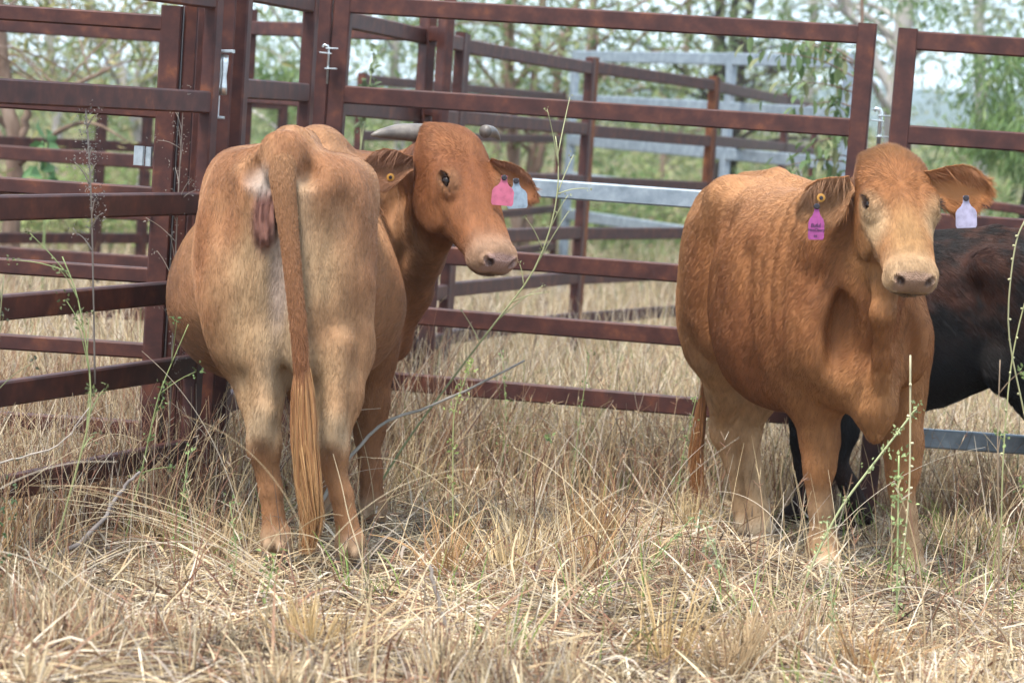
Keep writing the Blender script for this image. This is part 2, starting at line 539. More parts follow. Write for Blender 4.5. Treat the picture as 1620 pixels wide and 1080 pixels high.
class Vol:
    """signed distance field on a rectilinear grid, later skinned by surface nets"""
    def __init__(self, xs, ys, zs):
        self.ax = [np.asarray(a, np.float32) for a in (xs, ys, zs)]
        self.D = np.full([len(a) for a in self.ax], 0.6, np.float32)
    def region(self, lo, hi):
        sl = []
        for a, l, h in zip(self.ax, lo, hi):
            i = max(0, np.searchsorted(a, l) - 1); j = min(len(a), np.searchsorted(a, h) + 1)
            if j <= i: return None
            sl.append(slice(i, j))
        return tuple(sl)
    def put(self, fn, lo, hi, k, op='u'):
        m = k + 0.03
        sl = self.region(np.asarray(lo) - m, np.asarray(hi) + m)
        if sl is None: return
        X = self.ax[0][sl[0]][:, None, None]; Y = self.ax[1][sl[1]][None, :, None]; Z = self.ax[2][sl[2]][None, None, :]
        d = fn(X, Y, Z).astype(np.float32)
        a = self.D[sl]
        if op == 'u':
            h = np.clip(0.5 + 0.5 * (a - d) / k, 0, 1)
            self.D[sl] = a + (d - a) * h - k * h * (1 - h)
        else:
            d = -d
            h = np.clip(0.5 - 0.5 * (a - d) / k, 0, 1)
            self.D[sl] = a + (d - a) * h + k * h * (1 - h)
    def ell(self, c, r, k=0.03, fr=ROOT, op='u'):
        c = np.array(c, float); r = np.array(r, float)
        cw = fr.w(c)
        ext = np.abs(fr.A.T) @ r
        A = fr.A
        def fn(X, Y, Z):
            x, y, z = X - cw[0], Y - cw[1], Z - cw[2]
            q = [(A[i, 0] * x + A[i, 1] * y + A[i, 2] * z) for i in range(3)]
            k0 = np.sqrt((q[0] / r[0]) ** 2 + (q[1] / r[1]) ** 2 + (q[2] / r[2]) ** 2) + 1e-6
            k1 = np.sqrt((q[0] / r[0] ** 2) ** 2 + (q[1] / r[1] ** 2) ** 2 + (q[2] / r[2] ** 2) ** 2) + 1e-6
            return k0 * (k0 - 1) / k1
        self.put(fn, cw - ext, cw + ext, k, op)
    def cap(self, a, b, ra, rb, k=0.03, fr=ROOT, op='u', flat=None, ff=1.0):
        """tapered capsule; `flat` axis is squeezed by factor ff"""
        a = fr.w(a); b = fr.w(b)
        fv = None
        if flat is not None:
            fv = np.asarray(flat, float) @ fr.A
            fv = fv / np.linalg.norm(fv)
        ab = b - a
        rm = max(ra, rb)
        g = 1.0 / ff - 1.0
        ab2 = ab + fv * (ab @ fv) * g if fv is not None else ab
        L2 = ab2 @ ab2 + 1e-9
        def fn(X, Y, Z):
            x, y, z = X - a[0], Y - a[1], Z - a[2]
            if fv is not None:
                s = (x * fv[0] + y * fv[1] + z * fv[2]) * g
                x = x + fv[0] * s; y = y + fv[1] * s; z = z + fv[2] * s
            t = np.clip((x * ab2[0] + y * ab2[1] + z * ab2[2]) / L2, 0, 1)
            d = np.sqrt((x - ab2[0] * t) ** 2 + (y - ab2[1] * t) ** 2 + (z - ab2[2] * t) ** 2) - (ra + (rb - ra) * t)
            return d * (ff if fv is not None and ff < 1 else 1.0) if False else d
        self.put(fn, np.minimum(a, b) - rm, np.maximum(a, b) + rm, k, op)
    def chain(self, pts, rad, k=0.03, fr=ROOT, flat=None, ff=1.0):
        for i in range(len(pts) - 1):
            self.cap(pts[i], pts[i + 1], rad[i], rad[i + 1], k, fr, 'u', flat, ff)
    def loft(self, xs, zc, hz, hy, k=0.04, fr=ROOT, p=2.2, taper=0.0, yc=None, n=3):
        """trunk along local x; egg-shaped sections"""
        xs = np.asarray(xs, float)
        yc = np.zeros(len(xs)) if yc is None else np.asarray(yc, float)
        xf = np.linspace(xs[0], xs[-1], 200)
        def sm(v):
            v = np.interp(xf, xs, v)
            kk = np.hanning(21); kk /= kk.sum()
            return np.convolve(np.pad(v, 10, mode='edge'), kk, 'valid')
        Zc, Hz, Hy, Yc = sm(zc), sm(hz), sm(hy), sm(yc)
        R = max(Hz.max(), Hy.max()) * 1.1
        pts = np.array([fr.w((x, y, z)) for x, y, z in zip(xf, Yc, Zc)])
        A, o = fr.A, fr.o
        def fn(X, Y, Z):
            x0, y0, z0 = X - o[0], Y - o[1], Z - o[2]
            q = [(A[i, 0] * x0 + A[i, 1] * y0 + A[i, 2] * z0) for i in range(3)]
            xx = np.clip(q[0], xs[0], xs[-1])
            ex = np.abs(q[0] - xx)
            c = np.interp(xx, xf, Zc); h = np.interp(xx, xf, Hz); w = np.interp(xx, xf, Hy); yy = np.interp(xx, xf, Yc)
            zz = (q[2] - c) / h
            w = w * (1 - taper * np.clip(zz, -1, 1))
            rho = (np.abs((q[1] - yy) / w) ** p + np.abs(zz) ** p) ** (1 / p)
            d = (rho - 1) * np.minimum(w, h)
            return np.where(ex > 0, np.sqrt(np.maximum(d, 0) ** 2 + ex ** 2) + np.minimum(d, 0) * (ex <= 0), d)
        self.put(fn, pts.min(0) - R, pts.max(0) + R, k)
    def skin(self, smooth=2, soft=None):
        D = self.D
        nx, ny, nz_ = D.shape
        ins = D < 0
        c = np.zeros((nx - 1, ny - 1, nz_ - 1), np.int8)
        for dx in (0, 1):
            for dy in (0, 1):
                for dz in (0, 1):
                    c += ins[dx:nx - 1 + dx, dy:ny - 1 + dy, dz:nz_ - 1 + dz]
        act = (c > 0) & (c < 8)
        I = np.argwhere(act)
        idx = np.full(act.shape, -1, np.int32)
        idx[act] = np.arange(len(I))
        corners = [(0, 0, 0), (1, 0, 0), (0, 1, 0), (1, 1, 0), (0, 0, 1), (1, 0, 1), (0, 1, 1), (1, 1, 1)]
        edges = [(0, 1), (2, 3), (4, 5), (6, 7), (0, 2), (1, 3), (4, 6), (5, 7), (0, 4), (1, 5), (2, 6), (3, 7)]
        val = [D[I[:, 0] + q[0], I[:, 1] + q[1], I[:, 2] + q[2]] for q in corners]
        pos = [np.stack([self.ax[j][I[:, j] + q[j]] for j in range(3)], -1) for q in corners]
        S = np.zeros((len(I), 3)); W = np.zeros(len(I))
        for a, b in edges:
            cr = (val[a] < 0) != (val[b] < 0)
            t = val[a] / (val[a] - val[b] + 1e-12)
            p = pos[a] + (pos[b] - pos[a]) * t[:, None]
            S[cr] += p[cr]; W[cr] += 1
        V = S / W[:, None]
        Q = []
        for ax_ in range(3):
            sl0 = [slice(1, -1)] * 3; sl1 = [slice(1, -1)] * 3
            sl0[ax_] = slice(0, -1); sl1[ax_] = slice(1, None)
            a_in = ins[tuple(sl0)]; b_in = ins[tuple(sl1)]
            for flip, msk in ((False, a_in & ~b_in), (True, ~a_in & b_in)):
                E = np.argwhere(msk)
                if not len(E): continue
                off = np.ones(3, int); off[ax_] = 0
                E = E + off
                u, v = [(1, 2), (2, 0), (0, 1)][ax_]
                def cell(du, dv):
                    e = E.copy(); e[:, u] -= du; e[:, v] -= dv
                    return idx[e[:, 0], e[:, 1], e[:, 2]]
                q = np.stack([cell(1, 1), cell(0, 1), cell(0, 0), cell(1, 0)], -1)
                if flip: q = q[:, ::-1]
                Q.append(q)
        Q = np.concatenate(Q)
        Q = Q[(Q >= 0).all(1)]
        # keep the largest connected piece only
        lab = np.arange(len(V))
        E = np.concatenate([Q[:, [0, 1]], Q[:, [1, 2]], Q[:, [2, 3]], Q[:, [3, 0]]])
        for _ in range(400):
            m = np.minimum(lab[E[:, 0]], lab[E[:, 1]])
            l2 = lab.copy()
            np.minimum.at(l2, E[:, 0], m); np.minimum.at(l2, E[:, 1], m)
            l2 = l2[l2]
            if (l2 == lab).all(): break
            lab = l2
        big = np.bincount(lab).argmax()
        keep = lab == big
        remap = np.cumsum(keep) - 1
        Q = remap[Q[keep[Q[:, 0]]]]
        V = V[keep]
        E = np.concatenate([Q[:, [0, 1]], Q[:, [1, 2]], Q[:, [2, 3]], Q[:, [3, 0]]])
        deg = np.bincount(E.ravel(), minlength=len(V))
        for s in range(smooth):
            for lam in (0.5, -0.42 if s < 2 else 0.0):
                if lam == 0.0: continue
                A_ = np.stack([np.bincount(E[:, 0], V[E[:, 1], j], len(V)) + np.bincount(E[:, 1], V[E[:, 0], j], len(V)) for j in range(3)], -1)
                V = V + lam * (A_ / deg[:, None] - V) * (1.0 if s < 2 else soft(V)[:, None])
        return V, Q

def grid_axis(a, b, fa, fb, fine, coarse):
    """coarse spacing with a fine stretch between fa and fb"""
    c = []
    x = a
    while x < b:
        c.append(x)
        x += fine if fa - fine <= x <= fb else coarse
    return np.array(c)

def vnormals(V, Q):
    n = np.cross(V[Q[:, 2]] - V[Q[:, 0]], V[Q[:, 3]] - V[Q[:, 1]])
    N_ = np.zeros_like(V)
    for j in range(4):
        for k in range(3):
            N_[:, k] += np.bincount(Q[:, j], n[:, k], len(V))
    return N_ / (np.linalg.norm(N_, axis=1)[:, None] + 1e-12)

def head_frame(poll, yaw_dir, theta, roll=0.0):
    """poll: root coords; yaw_dir: horizontal direction of the nose; theta: nose below horizontal"""
    h = np.array([yaw_dir[0], yaw_dir[1], 0.0]); h /= np.linalg.norm(h)
    z = np.array([0, 0, 1.0])
    X = math.cos(theta) * h - math.sin(theta) * z
    Z = math.sin(theta) * h + math.cos(theta) * z
    Y = np.cross(Z, X)
    Y2 = Y * math.cos(roll) + Z * math.sin(roll)
    Z2 = Z * math.cos(roll) - Y * math.sin(roll)
    return Frame(poll, X, Y2, Z2)

def sculpt_head(v, H, s=1.0, polled=True, w=1.0):
    e, c = v.ell, v.cap
    def S(x, y, z): return (x * s, y * s * w, z * s)
    xs = np.array([-.055, -.02, .03, .09, .15, .21, .28, .36, .43, .475, .51])
    tp = np.array([-.060, -.018, .002, .006, .003, .000, -.006, -.016, -.020, -.022, -.040])
    bt = np.array([-.120, -.150, -.185, -.215, -.240, -.242, -.212, -.170, -.146, -.136, -.112])
    hy = np.array([.060, .086, .102, .108, .110, .106, .086, .075, .071, .069, .050])
    v.loft(xs * s, (tp + bt) / 2 * s, (tp - bt) / 2 * s, hy * s * w, .03, H, p=2.5, taper=-.22)
    for t in (-1, 1):
        e(S(.203, t * .085, -.042), S(.052, .026, .032), .035, H)                 # orbit
        e(S(.184, t * .088, -.018), S(.042, .018, .011), .03, H)                  # brow
        e(S(.215, t * .075, -.165), S(.085, .020, .060), .04, H)                  # cheek
        c(S(.225, t * .088, -.085), S(.36, t * .062, -.080), .012 * s, .006 * s, .025, H)  # cheek ridge
    e(S(.455, 0, -.122), S(.042, .048, .026), .02, H)                             # chin
    e(S(.468, 0, -.064), S(.048, .070, .056), .025, H)                            # muzzle
    for t in (-1, 1):
        e(S(.472, t * .042, -.086), S(.038, .034, .032), .015, H)                 # upper lips
        e(S(.498, t * .042, -.048), S(.018, .022, .022), .012, H)                 # nostril wing
    for t in (-1, 1):
        e(S(.516, t * .041, -.046), S(.020, .009, .014), .006, H, 'd')            # nostril
        e(S(.510, t * .053, -.037), S(.016, .008, .011), .005, H, 'd')
    e(S(.515, 0, -.108), S(.06, .075, .0045), .006, H, 'd')                       # mouth line
    for t in (-1, 1):
        e(S(.208, t * .107, -.022), S(.025, .021, .0145), .007, H, 'd')           # eye opening
        e(S(.238, t * .100, -.034), S(.016, .010, .006), .008, H, 'd')            # tear corner
    if polled:
        e(S(-.020, 0, -.060), S(.040, .046, .045), .04, H)

def leg_chain(v, pts, rad, k=.022, flat=None, ff=1.0):
    v.chain(pts, rad, k, ROOT, flat, ff)

def make_body(P):
    """P: pose dictionary -> V, Q in the animal's own frame (x forward, y to its left)"""
    H = P['head']
    hb = np.array([H.w((x, y, z)) for x in (-.06, .56) for y in (-.15, .15) for z in (-.26, .03)])
    lo, hi = hb.min(0), hb.max(0)
    f, cst = P.get('fine', .0055), P.get('coarse', .010)
    v = Vol(grid_axis(-.22, max(1.75, hi[0] + .08), lo[0], hi[0], f, cst),
            grid_axis(min(-.62, lo[1] - .06), max(.62, hi[1] + .06), lo[1], hi[1], f, cst),
            grid_axis(-.03, max(1.5, hi[2] + .08), lo[2], hi[2], f, cst))
    sh = P['shift']
    bl, br = P.get('bulge', (0.0, 0.0))
    # trunk
    xs = [-.02, .06, .16, .28, .42, .56, .72, .90, 1.06, 1.20, 1.33, 1.42]
    top = np.array([1.26, 1.325, 1.345, 1.35, 1.355, 1.335, 1.315, 1.31, 1.32, 1.335, 1.27, 1.12]) + P.get('back', 0)
    bot = np.array([1.02, .90, .80, .74, .68, .60, .555, .54, .55, .57, .60, .70])
    hw = np.array([.08, .165, .215, .235, .245, .285, .325, .325, .295, .25, .205, .13]) * P.get('wide', 1)
    fyo = P.get('front_y', 0.0)
    yc = np.interp(xs, [0, .3, .5, .75, 1.0, 1.4], [0, P.get('hipy', 0), (bl + br) * .6, bl + br, (bl + br) * .7 + fyo, fyo])
    v.loft(xs, (top + bot) / 2, (top - bot) / 2, hw, .04, p=P.get('box', 2.25), taper=P.get('taper', .20), yc=yc)
    for x, y, z, r in P.get('extra', []):
        v.ell((x, y, z), r, .08)
    # spine ridge
    v.chain([(.10, 0, 1.335), (.42, 0, 1.335), (.8, 0, 1.292), (1.1, 0, 1.305)], [.022, .026, .024, .026], .05)
    for s in (-1, 1):
        sd_ = P.get('kr', 1.0) if s < 0 else 1.0
        v.ell((.42, s * .215 * sd_, 1.215 + P.get('hook_up', 0)), P.get('hook_r', (.10, .065, .06)), .09)                  # hooks
        v.cap((.40, s * .20 * sd_, 1.215 + P.get('hook_up', 0)), (.05, s * .11, 1.215), .07, .055, .08)     # rump edge
        v.ell((.25, s * .180 * sd_, 1.03), (.20, .115, .25), .06)                    # upper thigh
        v.cap((.36, s * .215 * sd_, 1.14), (.27, s * .215 * sd_ + sh * .1, .84), .075, .075, .08)          # outer thigh plane
        v.ell((.14, s * .15 * sd_ + sh * .1, .88), (.175, .120, .26), .04)        # thigh behind
        v.cap((.01, s * .075, 1.17), (.07, s * .095 + sh * .2, .70), .068, .095, .05)   # hamstring
        v.ell((.33, s * .215 * sd_ + sh * .25, .79), (.11, .075, .12), .04)          # stifle
        v.ell((1.22, s * P.get('shw', .175) + fyo, 1.0), (.15, .075, .27), .06)                    # shoulder blade
        v.ell((1.30, s * (P.get('shw', .175) - .01) + sh * .15 + fyo, .82), (.13, .085, .15), .05)         # point of shoulder
        v.ell((1.14, s * .17 + sh * .2, .76), (.11, .075, .15), .05)           # triceps
    for s in (-1, 1):
        v.ell((.60, s * .37, 1.16), (.11, .07, .09), .10, op='d')
    # brisket
    v.ell((1.36, fyo, .76), (.12, .13, .17), .07)
    # hind legs
    lt = P.get('leg', 1.0)
    for s, key in ((1, 'hl'), (-1, 'hr')):
        fx, fy = P[key]
        hz_ = P.get('hock_z', .43)
        y = lambda z, y0: y0 + (fy - y0) * np.clip(1 - z / 1.0, 0, 1)
        hk = (.0 + fx * .5, P.get(key + '_hock', y(hz_, s * .15)), hz_)
        ky = hk[1]
        sd_ = P.get('kr', 1.0) if s < 0 else 1.0
        v.chain([(.20, y(.85, s * .165 * sd_), .86), (.185, y(.70, s * .16 * (.5 + .5 * sd_)), .71), (.10 + fx * .3, (ky + y(.6, s * .155)) / 2, .57), (hk[0] + .025, ky, hk[2] + .01)],
                [.165, .130, .088 * lt, .057 * lt], .035, flat=(0, 1, 0), ff=.82)
        v.ell((hk[0] - .026, ky, hk[2] + .045), (.030 * lt, .030 * lt, .06), .035)                # point of hock
        v.cap((.02, (ky + y(.7, s * .14)) / 2, .72), (hk[0] - .02, ky, .52), .045, .024, .05)     # tendon
        v.ell((hk[0] + .028, ky, hk[2] - .02), (.052 * lt, .050 * lt, .065), .02)
        for t in (-1, 1):
            v.ell((hk[0] + .02, ky + t * .036 * lt, hk[2] - .01), (.03, .016, .045), .02)
        fl = (fx + .05, fy, .125)
        mid = ((hk[0] + .035 + fl[0]) / 2, (ky + fy) / 2, .27)
        v.chain([(hk[0] + .035, ky, hk[2] - .05), mid, fl], [.046 * lt, .037 * lt, .041 * lt], .02, flat=(0, 1, 0), ff=.92)
        v.ell(fl, (.044 * lt, .044 * lt, .046), .02)
        v.chain([fl, (fx + .095, fy, .06)], [.038 * lt, .050 * lt], .02)
        for t in (-1, 1):
            v.ell((fl[0] - .042, fl[1] + t * .020, fl[2] - .026), (.014, .013, .020), .008)
    for s, key in ((1, 'fl'), (-1, 'fr')):
        fx, fy = P[key]
        y = lambda z, y0: y0 + (fy - y0) * np.clip(1 - z / .95, 0, 1)
        kn = (1.15 + (fx - 1.15) * .6 + .015, y(.38, s * .145), .385)
        v.chain([(1.17, y(.8, s * .155), .80), (1.145 + (fx - 1.15) * .25, y(.62, s * .155), .63), (kn[0] - .008, kn[1], .47), kn], [.125, .098, .070 * lt, .056 * lt], .045, flat=(0, 1, 0), ff=.85)
        v.ell((kn[0] + .008, kn[1], kn[2]), (.052 * lt, .058 * lt, .068), .025)
        fl = (fx, fy, .12)
        v.chain([(kn[0], kn[1], kn[2] - .05), ((kn[0] + fx) / 2, (kn[1] + fy) / 2, .24), fl], [.047 * lt, .040 * lt, .044 * lt], .02, flat=(0, 1, 0), ff=.95)
        v.ell(fl, (.046 * lt, .050 * lt, .048), .02)
        v.chain([fl, (fx + .045, fy, .055)], [.041 * lt, .053 * lt], .02)
        for t in (-1, 1):
            v.ell((fl[0] - .044, fl[1] + t * .022, fl[2] - .026), (.014, .013, .020), .008)
    # neck
    v.chain(P['crest'][0], P['crest'][1], .06, flat=P.get('neck_flat'), ff=P.get('neck_ff', 1.0))
    v.chain(P['throat'][0], P['throat'][1], .06, flat=P.get('neck_flat'), ff=P.get('neck_ff', 1.0))
    for c, r, k in P.get('dents', []):
        v.ell(c, r, k, op='d')
    for pts, rad, k in P.get('folds', []):
        v.chain(pts, rad, k)
    for c, r, k in P.get('bumps', []):
        v.ell(c, r, k)
    for c, r, k in P.get('cuts', []):
        v.ell(c, r, k, op='d')
    sculpt_head(v, H, P.get('hs', 1.0), P.get('polled', True), P.get('hwid', 1.0))
    def soft(V):
        q = H.l(V)
        d = np.linalg.norm(np.maximum(np.abs(q - [.24, 0, -.10]) - [.30, .15, .15], 0), axis=1)
        return smoothstep(.0, .08, d) * smoothstep(.18, .40, V[:, 2])
    return v.skin(P.get('smooth', 12), soft)

# ------------------------------------------------------------ ears, eyes, horns, tags, tail, hooves, coat
SKINM = attr_mat('hide', rough=0.75, spec=0.2)
def wet_nose(m):
    b = m.node_tree.nodes['Principled BSDF']
    a = N(m, 'ShaderNodeAttribute'); a.attribute_name = 'wet'
    mr = N(m, 'ShaderNodeMapRange'); mr.inputs[3].default_value = .75; mr.inputs[4].default_value = .30
    L(m, a, 'Fac', mr, 0); L(m, mr, 0, b, 'Roughness')
    tcn = N(m, 'ShaderNodeTexCoord')
    vo = N(m, 'ShaderNodeTexVoronoi', Scale=210.0)
    L(m, tcn, 'Object', vo, 'Vector')
    bp = N(m, 'ShaderNodeBump', Distance=.0022)
    L(m, a, 'Fac', bp, 'Strength'); L(m, vo, 'Distance', bp, 'Height'); L(m, bp, 'Normal', b, 'Normal')
wet_nose(SKINM)
FURM = attr_mat('coat_hair', rough=0.55, spec=0.22)
FURB = attr_mat('dark_coat_hair', rough=0.45, spec=0.18)
EYEM = mat('eye_dark', (0.012, 0.006, 0.004), 0.16, 0, 0.35)
HORNM = noise_mat('horn', [(0.3, (0.065, 0.055, 0.05)), (0.55, (0.155, 0.13, 0.11)), (0.75, (0.27, 0.23, 0.19))], 14.0, rough=0.45, stretch=(1, 1, 1), bump=.2, bscale=60)
HOOFM = noise_mat('hoof', [(0.3, (0.06, 0.045, 0.035)), (0.7, (0.22, 0.17, 0.13))], 14.0, rough=0.5)
def tagm(n, c):
    return noise_mat(n, [(.3, tuple(.72 * np.array(c))), (.55, c), (.75, tuple(1.12 * np.array(c)))], 45, rough=.5, spec=.35, bump=.15, bscale=150)
PINKM = tagm('pink_tag', (0.47, 0.12, 0.19))
PINK2 = tagm('magenta_tag', (0.33, 0.07, 0.23))
PALEM = tagm('pale_tag', (0.27, 0.34, 0.41))
LILAC = tagm('lilac_tag', (0.38, 0.35, 0.47))
BUTM = mat('tag_button_yellow', (0.40, 0.19, 0.03), 0.5)
BLKM = mat('tag_stud', (0.02, 0.015, 0.02), 0.4)
INKM = mat('ink', (0.03, 0.01, 0.04), 0.6)

def unit(v):
    v = np.asarray(v, float)
    return v / np.linalg.norm(v)

def ear_mesh(base, out, nrm, ln, wd, droop=0.15, col_out=(.3, .12, .05), col_in=(.4, .2, .1)):
    """cupped leaf: base -> out, hollow side faces nrm"""
    out = unit(out); nrm = np.asarray(nrm, float); nrm = unit(nrm - out * (nrm @ out))
    side = np.cross(nrm, out)                 # across the ear
    if side[2] > 0: side = -side              # + side points down
    nu, nv = 17, 13
    U = np.linspace(0, 1, nu); Vv = np.linspace(-1, 1, nv)
    pts = []
    for off in (0, 1):
        for u in U:
            prof = (np.interp(u, [0, .12, .3, .5, .7, .85, .95, 1], [.36, .46, .80, .98, .92, .66, .36, .06]))
            for t in Vv:
                a = t * (1.05 if t > 0 else .75)
                y = a * wd * .5 * prof
                cup = (.10 + .55 * (1 - u) ** 1.5) * wd * (t * t) * prof - .035 * wd * np.sin(u * 3.1) 
                p = base + out * (u * ln) + side * (y + droop * ln * u * u * .5) + nrm * cup
                p = p - nrm * (.007 * off * (1 - .5 * u) * (1 - .6 * t * t))
                pts.append(p)
    V = np.array(pts)
    i = np.arange(nu * nv).reshape(nu, nv)
    q = np.stack([i[:-1, :-1], i[1:, :-1], i[1:, 1:], i[:-1, 1:]], -1).reshape(-1, 4)
    n = nu * nv
    F = [q, q[:, ::-1] + n]
    rim = [(i[k, 0], i[k + 1, 0]) for k in range(nu - 1)] + [(i[-1, k], i[-1, k + 1]) for k in range(nv - 1)] + \
          [(i[k + 1, -1], i[k, -1]) for k in range(nu - 2, -1, -1)] + [(i[0, k + 1], i[0, k]) for k in range(nv - 2, -1, -1)]
    F.append(np.array([(b, a, a + n, b + n) for a, b in rim]))
    cols = np.concatenate([np.tile(col_in, (n, 1)), np.tile(col_out, (n, 1))])
    cols = cols * (.85 + .3 * fnoise(V, 40, 2))[:, None]
    return V, np.concatenate(F), cols, (base, out, side, nrm, ln, wd)

def sample_surface(V, Q, n, w=None):
    T = np.concatenate([Q[:, [0, 1, 2]], Q[:, [0, 2, 3]]])
    a, b, c = V[T[:, 0]], V[T[:, 1]], V[T[:, 2]]
    nn = np.cross(b - a, c - a)
    ar = np.linalg.norm(nn, axis=1)
    if w is not None:
        ar = ar * w[T].mean(1)
    cs = np.cumsum(ar); cs /= cs[-1]
    t = np.searchsorted(cs, rng.random(n))
    t = np.minimum(t, len(T) - 1)
    u, v = rng.random(n), rng.random(n)
    f = u + v > 1
    u[f], v[f] = 1 - u[f], 1 - v[f]
    P = a[t] + (b[t] - a[t]) * u[:, None] + (c[t] - a[t]) * v[:, None]
    tri = T[t]
    bw = np.stack([1 - u - v, u, v], -1)
    return P, tri, bw

def strands(P, Nn, D, ln, lift=.3, k=4, droop=0.0, jitter=.35):
    """short hairs: root P, normal Nn, lay direction D, length ln"""
    n = len(P)
    D = D - Nn * (D * Nn).sum(1)[:, None]
    D /= np.linalg.norm(D, axis=1)[:, None] + 1e-9
    J = rng.normal(0, jitter, (n, 3))
    J -= Nn * (J * Nn).sum(1)[:, None]
    D = D + J
    D /= np.linalg.norm(D, axis=1)[:, None] + 1e-9
    t = np.linspace(0, 1, k)[None, :, None]
    lf = (lift * (.5 + rng.random(n)))[:, None, None]
    L_ = ln[:, None, None]
    return P[:, None] + L_ * (D[:, None] * t + Nn[:, None] * (lf * (t - .45 * t * t)) + np.array([0, 0, -1.0]) * (droop * t * t))

def tag_flag(mb_, top, down, right, w, h, th=.003):
    """flag tag: narrow neck widening to a plate"""
    top = np.asarray(top, float); down = unit(down); right = unit(np.asarray(right, float) - down * (np.asarray(right, float) @ down))
    nrm = np.cross(right, down)
    o = [(-.13, 0), (.13, 0), (.15, .20), (.24, .32), (.42, .42), (.5, .53), (.5, .93), (.44, 1), (-.44, 1), (-.5, .93), (-.5, .53), (-.42, .42), (-.24, .32), (-.15, .20)]
    f = [top + right * (x * w) + down * (y * h) + nrm * (.05 * h * y * y) for x, y in o]
    V = [p + nrm * th / 2 for p in f] + [p - nrm * th / 2 for p in f]
    n = len(o)
    F = [[i, i + n, (i + 1) % n + n, (i + 1) % n] for i in range(n)]
    mb_.add(V, F, [list(range(n)), list(range(2 * n - 1, n - 1, -1))])
    return nrm

def hoof_mesh(c, fwd, wd=.10, ln=.13, ht=.075):
    mb_ = MB()
    fwd = unit(fwd); s = np.array([-fwd[1], fwd[0], 0])
    for t in (-1, 1):
        rings = []
        for z, k in ((0, 1.0), (.5, .9), (1, .74), (1.15, .45)):
            r = []
            for a in np.linspace(0, 2 * np.pi, 12, endpoint=False):
                x = np.cos(a) * ln * .5 * k + (1 - z) * .018
                y = np.sin(a) * wd * .25 * k
                r.append(np.asarray(c) + fwd * x + s * (t * wd * .255 * (.93 + .07 * z) + y - t * .012 * max(0, x / ln)) + np.array([0, 0, z * ht]))
            rings.append(r)
        V = [p for r in rings for p in r]
        F = [[i * 12 + j, i * 12 + (j + 1) % 12, (i + 1) * 12 + (j + 1) % 12, (i + 1) * 12 + j] for i in range(3) for j in range(12)]
        mb_.add(V, F, [list(range(11, -1, -1)), list(range(36, 48))])
    return mb_
def cow_frame(o, a, slope=0.035):
    a = np.array([a[0], a[1], 0.0]); a /= np.linalg.norm(a)
    l = np.array([-a[1], a[0], 0])
    a = np.array([a[0], a[1], -slope * a[1]])
    a /= np.linalg.norm(a)
    return Frame((o[0], o[1], float(gz(*o)) - 0.005), a, l, np.cross(a, l))

def dir_local(C, wx, wy):
    d = np.array([wx, wy, 0.0]) @ C.A.T
    return d[:2]

# ---- cow seen from behind, looking back over her right side
C1 = cow_frame((-.72, 8.55), (.05, .9987))
H1 = head_frame(C1.l(np.array((-.228, 9.45, 1.376))), dir_local(C1, .60, -.80), R_(51), R_(-3))
P1 = dict(head=H1, hs=1.03, hwid=1.12, shift=-.12, kr=.74, hipy=.025, bulge=(.11, -.03), wide=1.05, leg=.98, hock_z=.42,
          hl=(.02, -.035), hr=(.0, -.265), hl_hock=.015, hr_hock=-.195, fl=(1.15, -.07), fr=(1.13, -.225),
          extra=[(.74, .21, .82, (.30, .24, .25)), (.74, -.12, .82, (.28, .20, .23))],
          crest=([(1.10, .0, 1.16), (1.32, -.12, 1.17), (1.28, -.26, 1.20), H1.w((.06, 0, -.10))], [.17, .155, .13, .10]),
          throat=([(1.22, 0, .90), (1.36, -.14, .92), (1.30, -.27, 1.0), H1.w((.17, 0, -.19))], [.18, .155, .12, .085]),
          folds=[([H1.w((.22, 0, -.20)), (1.18, -.31, .86), (1.28, -.24, .68), (1.34, -.10, .60)], [.05, .055, .05, .05], .06),
                 ([(.12, .0, 1.325), (.0, .012, 1.30), (-.045, .01, 1.25)], [.05, .05, .04], .05),
                 ([(.005, .01, 1.0), (.035, -.012, .80), (.12, -.03, .61)], [.024, .022, .02], .014),
                 ([(.015, -.025, .95), (.04, -.045, .75), (.125, -.055, .585)], [.018, .015, .016], .012),
                 ([(.02, .02, .85), (.04, .012, .75), (.12, .0, .625)], [.014, .013, .014], .012)],
          bumps=[((1.12, .035, 1.335), (.16, .088, .080), .06), ((.24, -.03, .64), (.12, .09, .07), .05),
                 ((-.036, .042, 1.10), (.026, .038, .088), .012), ((-.046, .058, 1.09), (.020, .015, .070), .007), ((-.046, .026, 1.09), (.020, .015, .070), .007), ((-.044, .040, 1.04), (.020, .016, .028), .012)],
          dents=[((.24, .135, 1.375), (.13, .06, .05), .06), ((.24, -.11, 1.375), (.13, .05, .05), .06), ((-.03, .085, 1.245), (.06, .030, .05), .04), ((-.03, -.075, 1.245), (.06, .028, .05), .04), ((-.075, .030, 1.08), (.045, .045, .15), .03), ((-.065, .0, .86), (.05, .030, .16), .03)],
          cuts=[((-.072, .040, 1.10), (.020, .003, .062), .006), ((-.062, .060, 1.11), (.012, .002, .05), .005), ((-.062, .020, 1.11), (.012, .002, .05), .005)],
          polled=False)

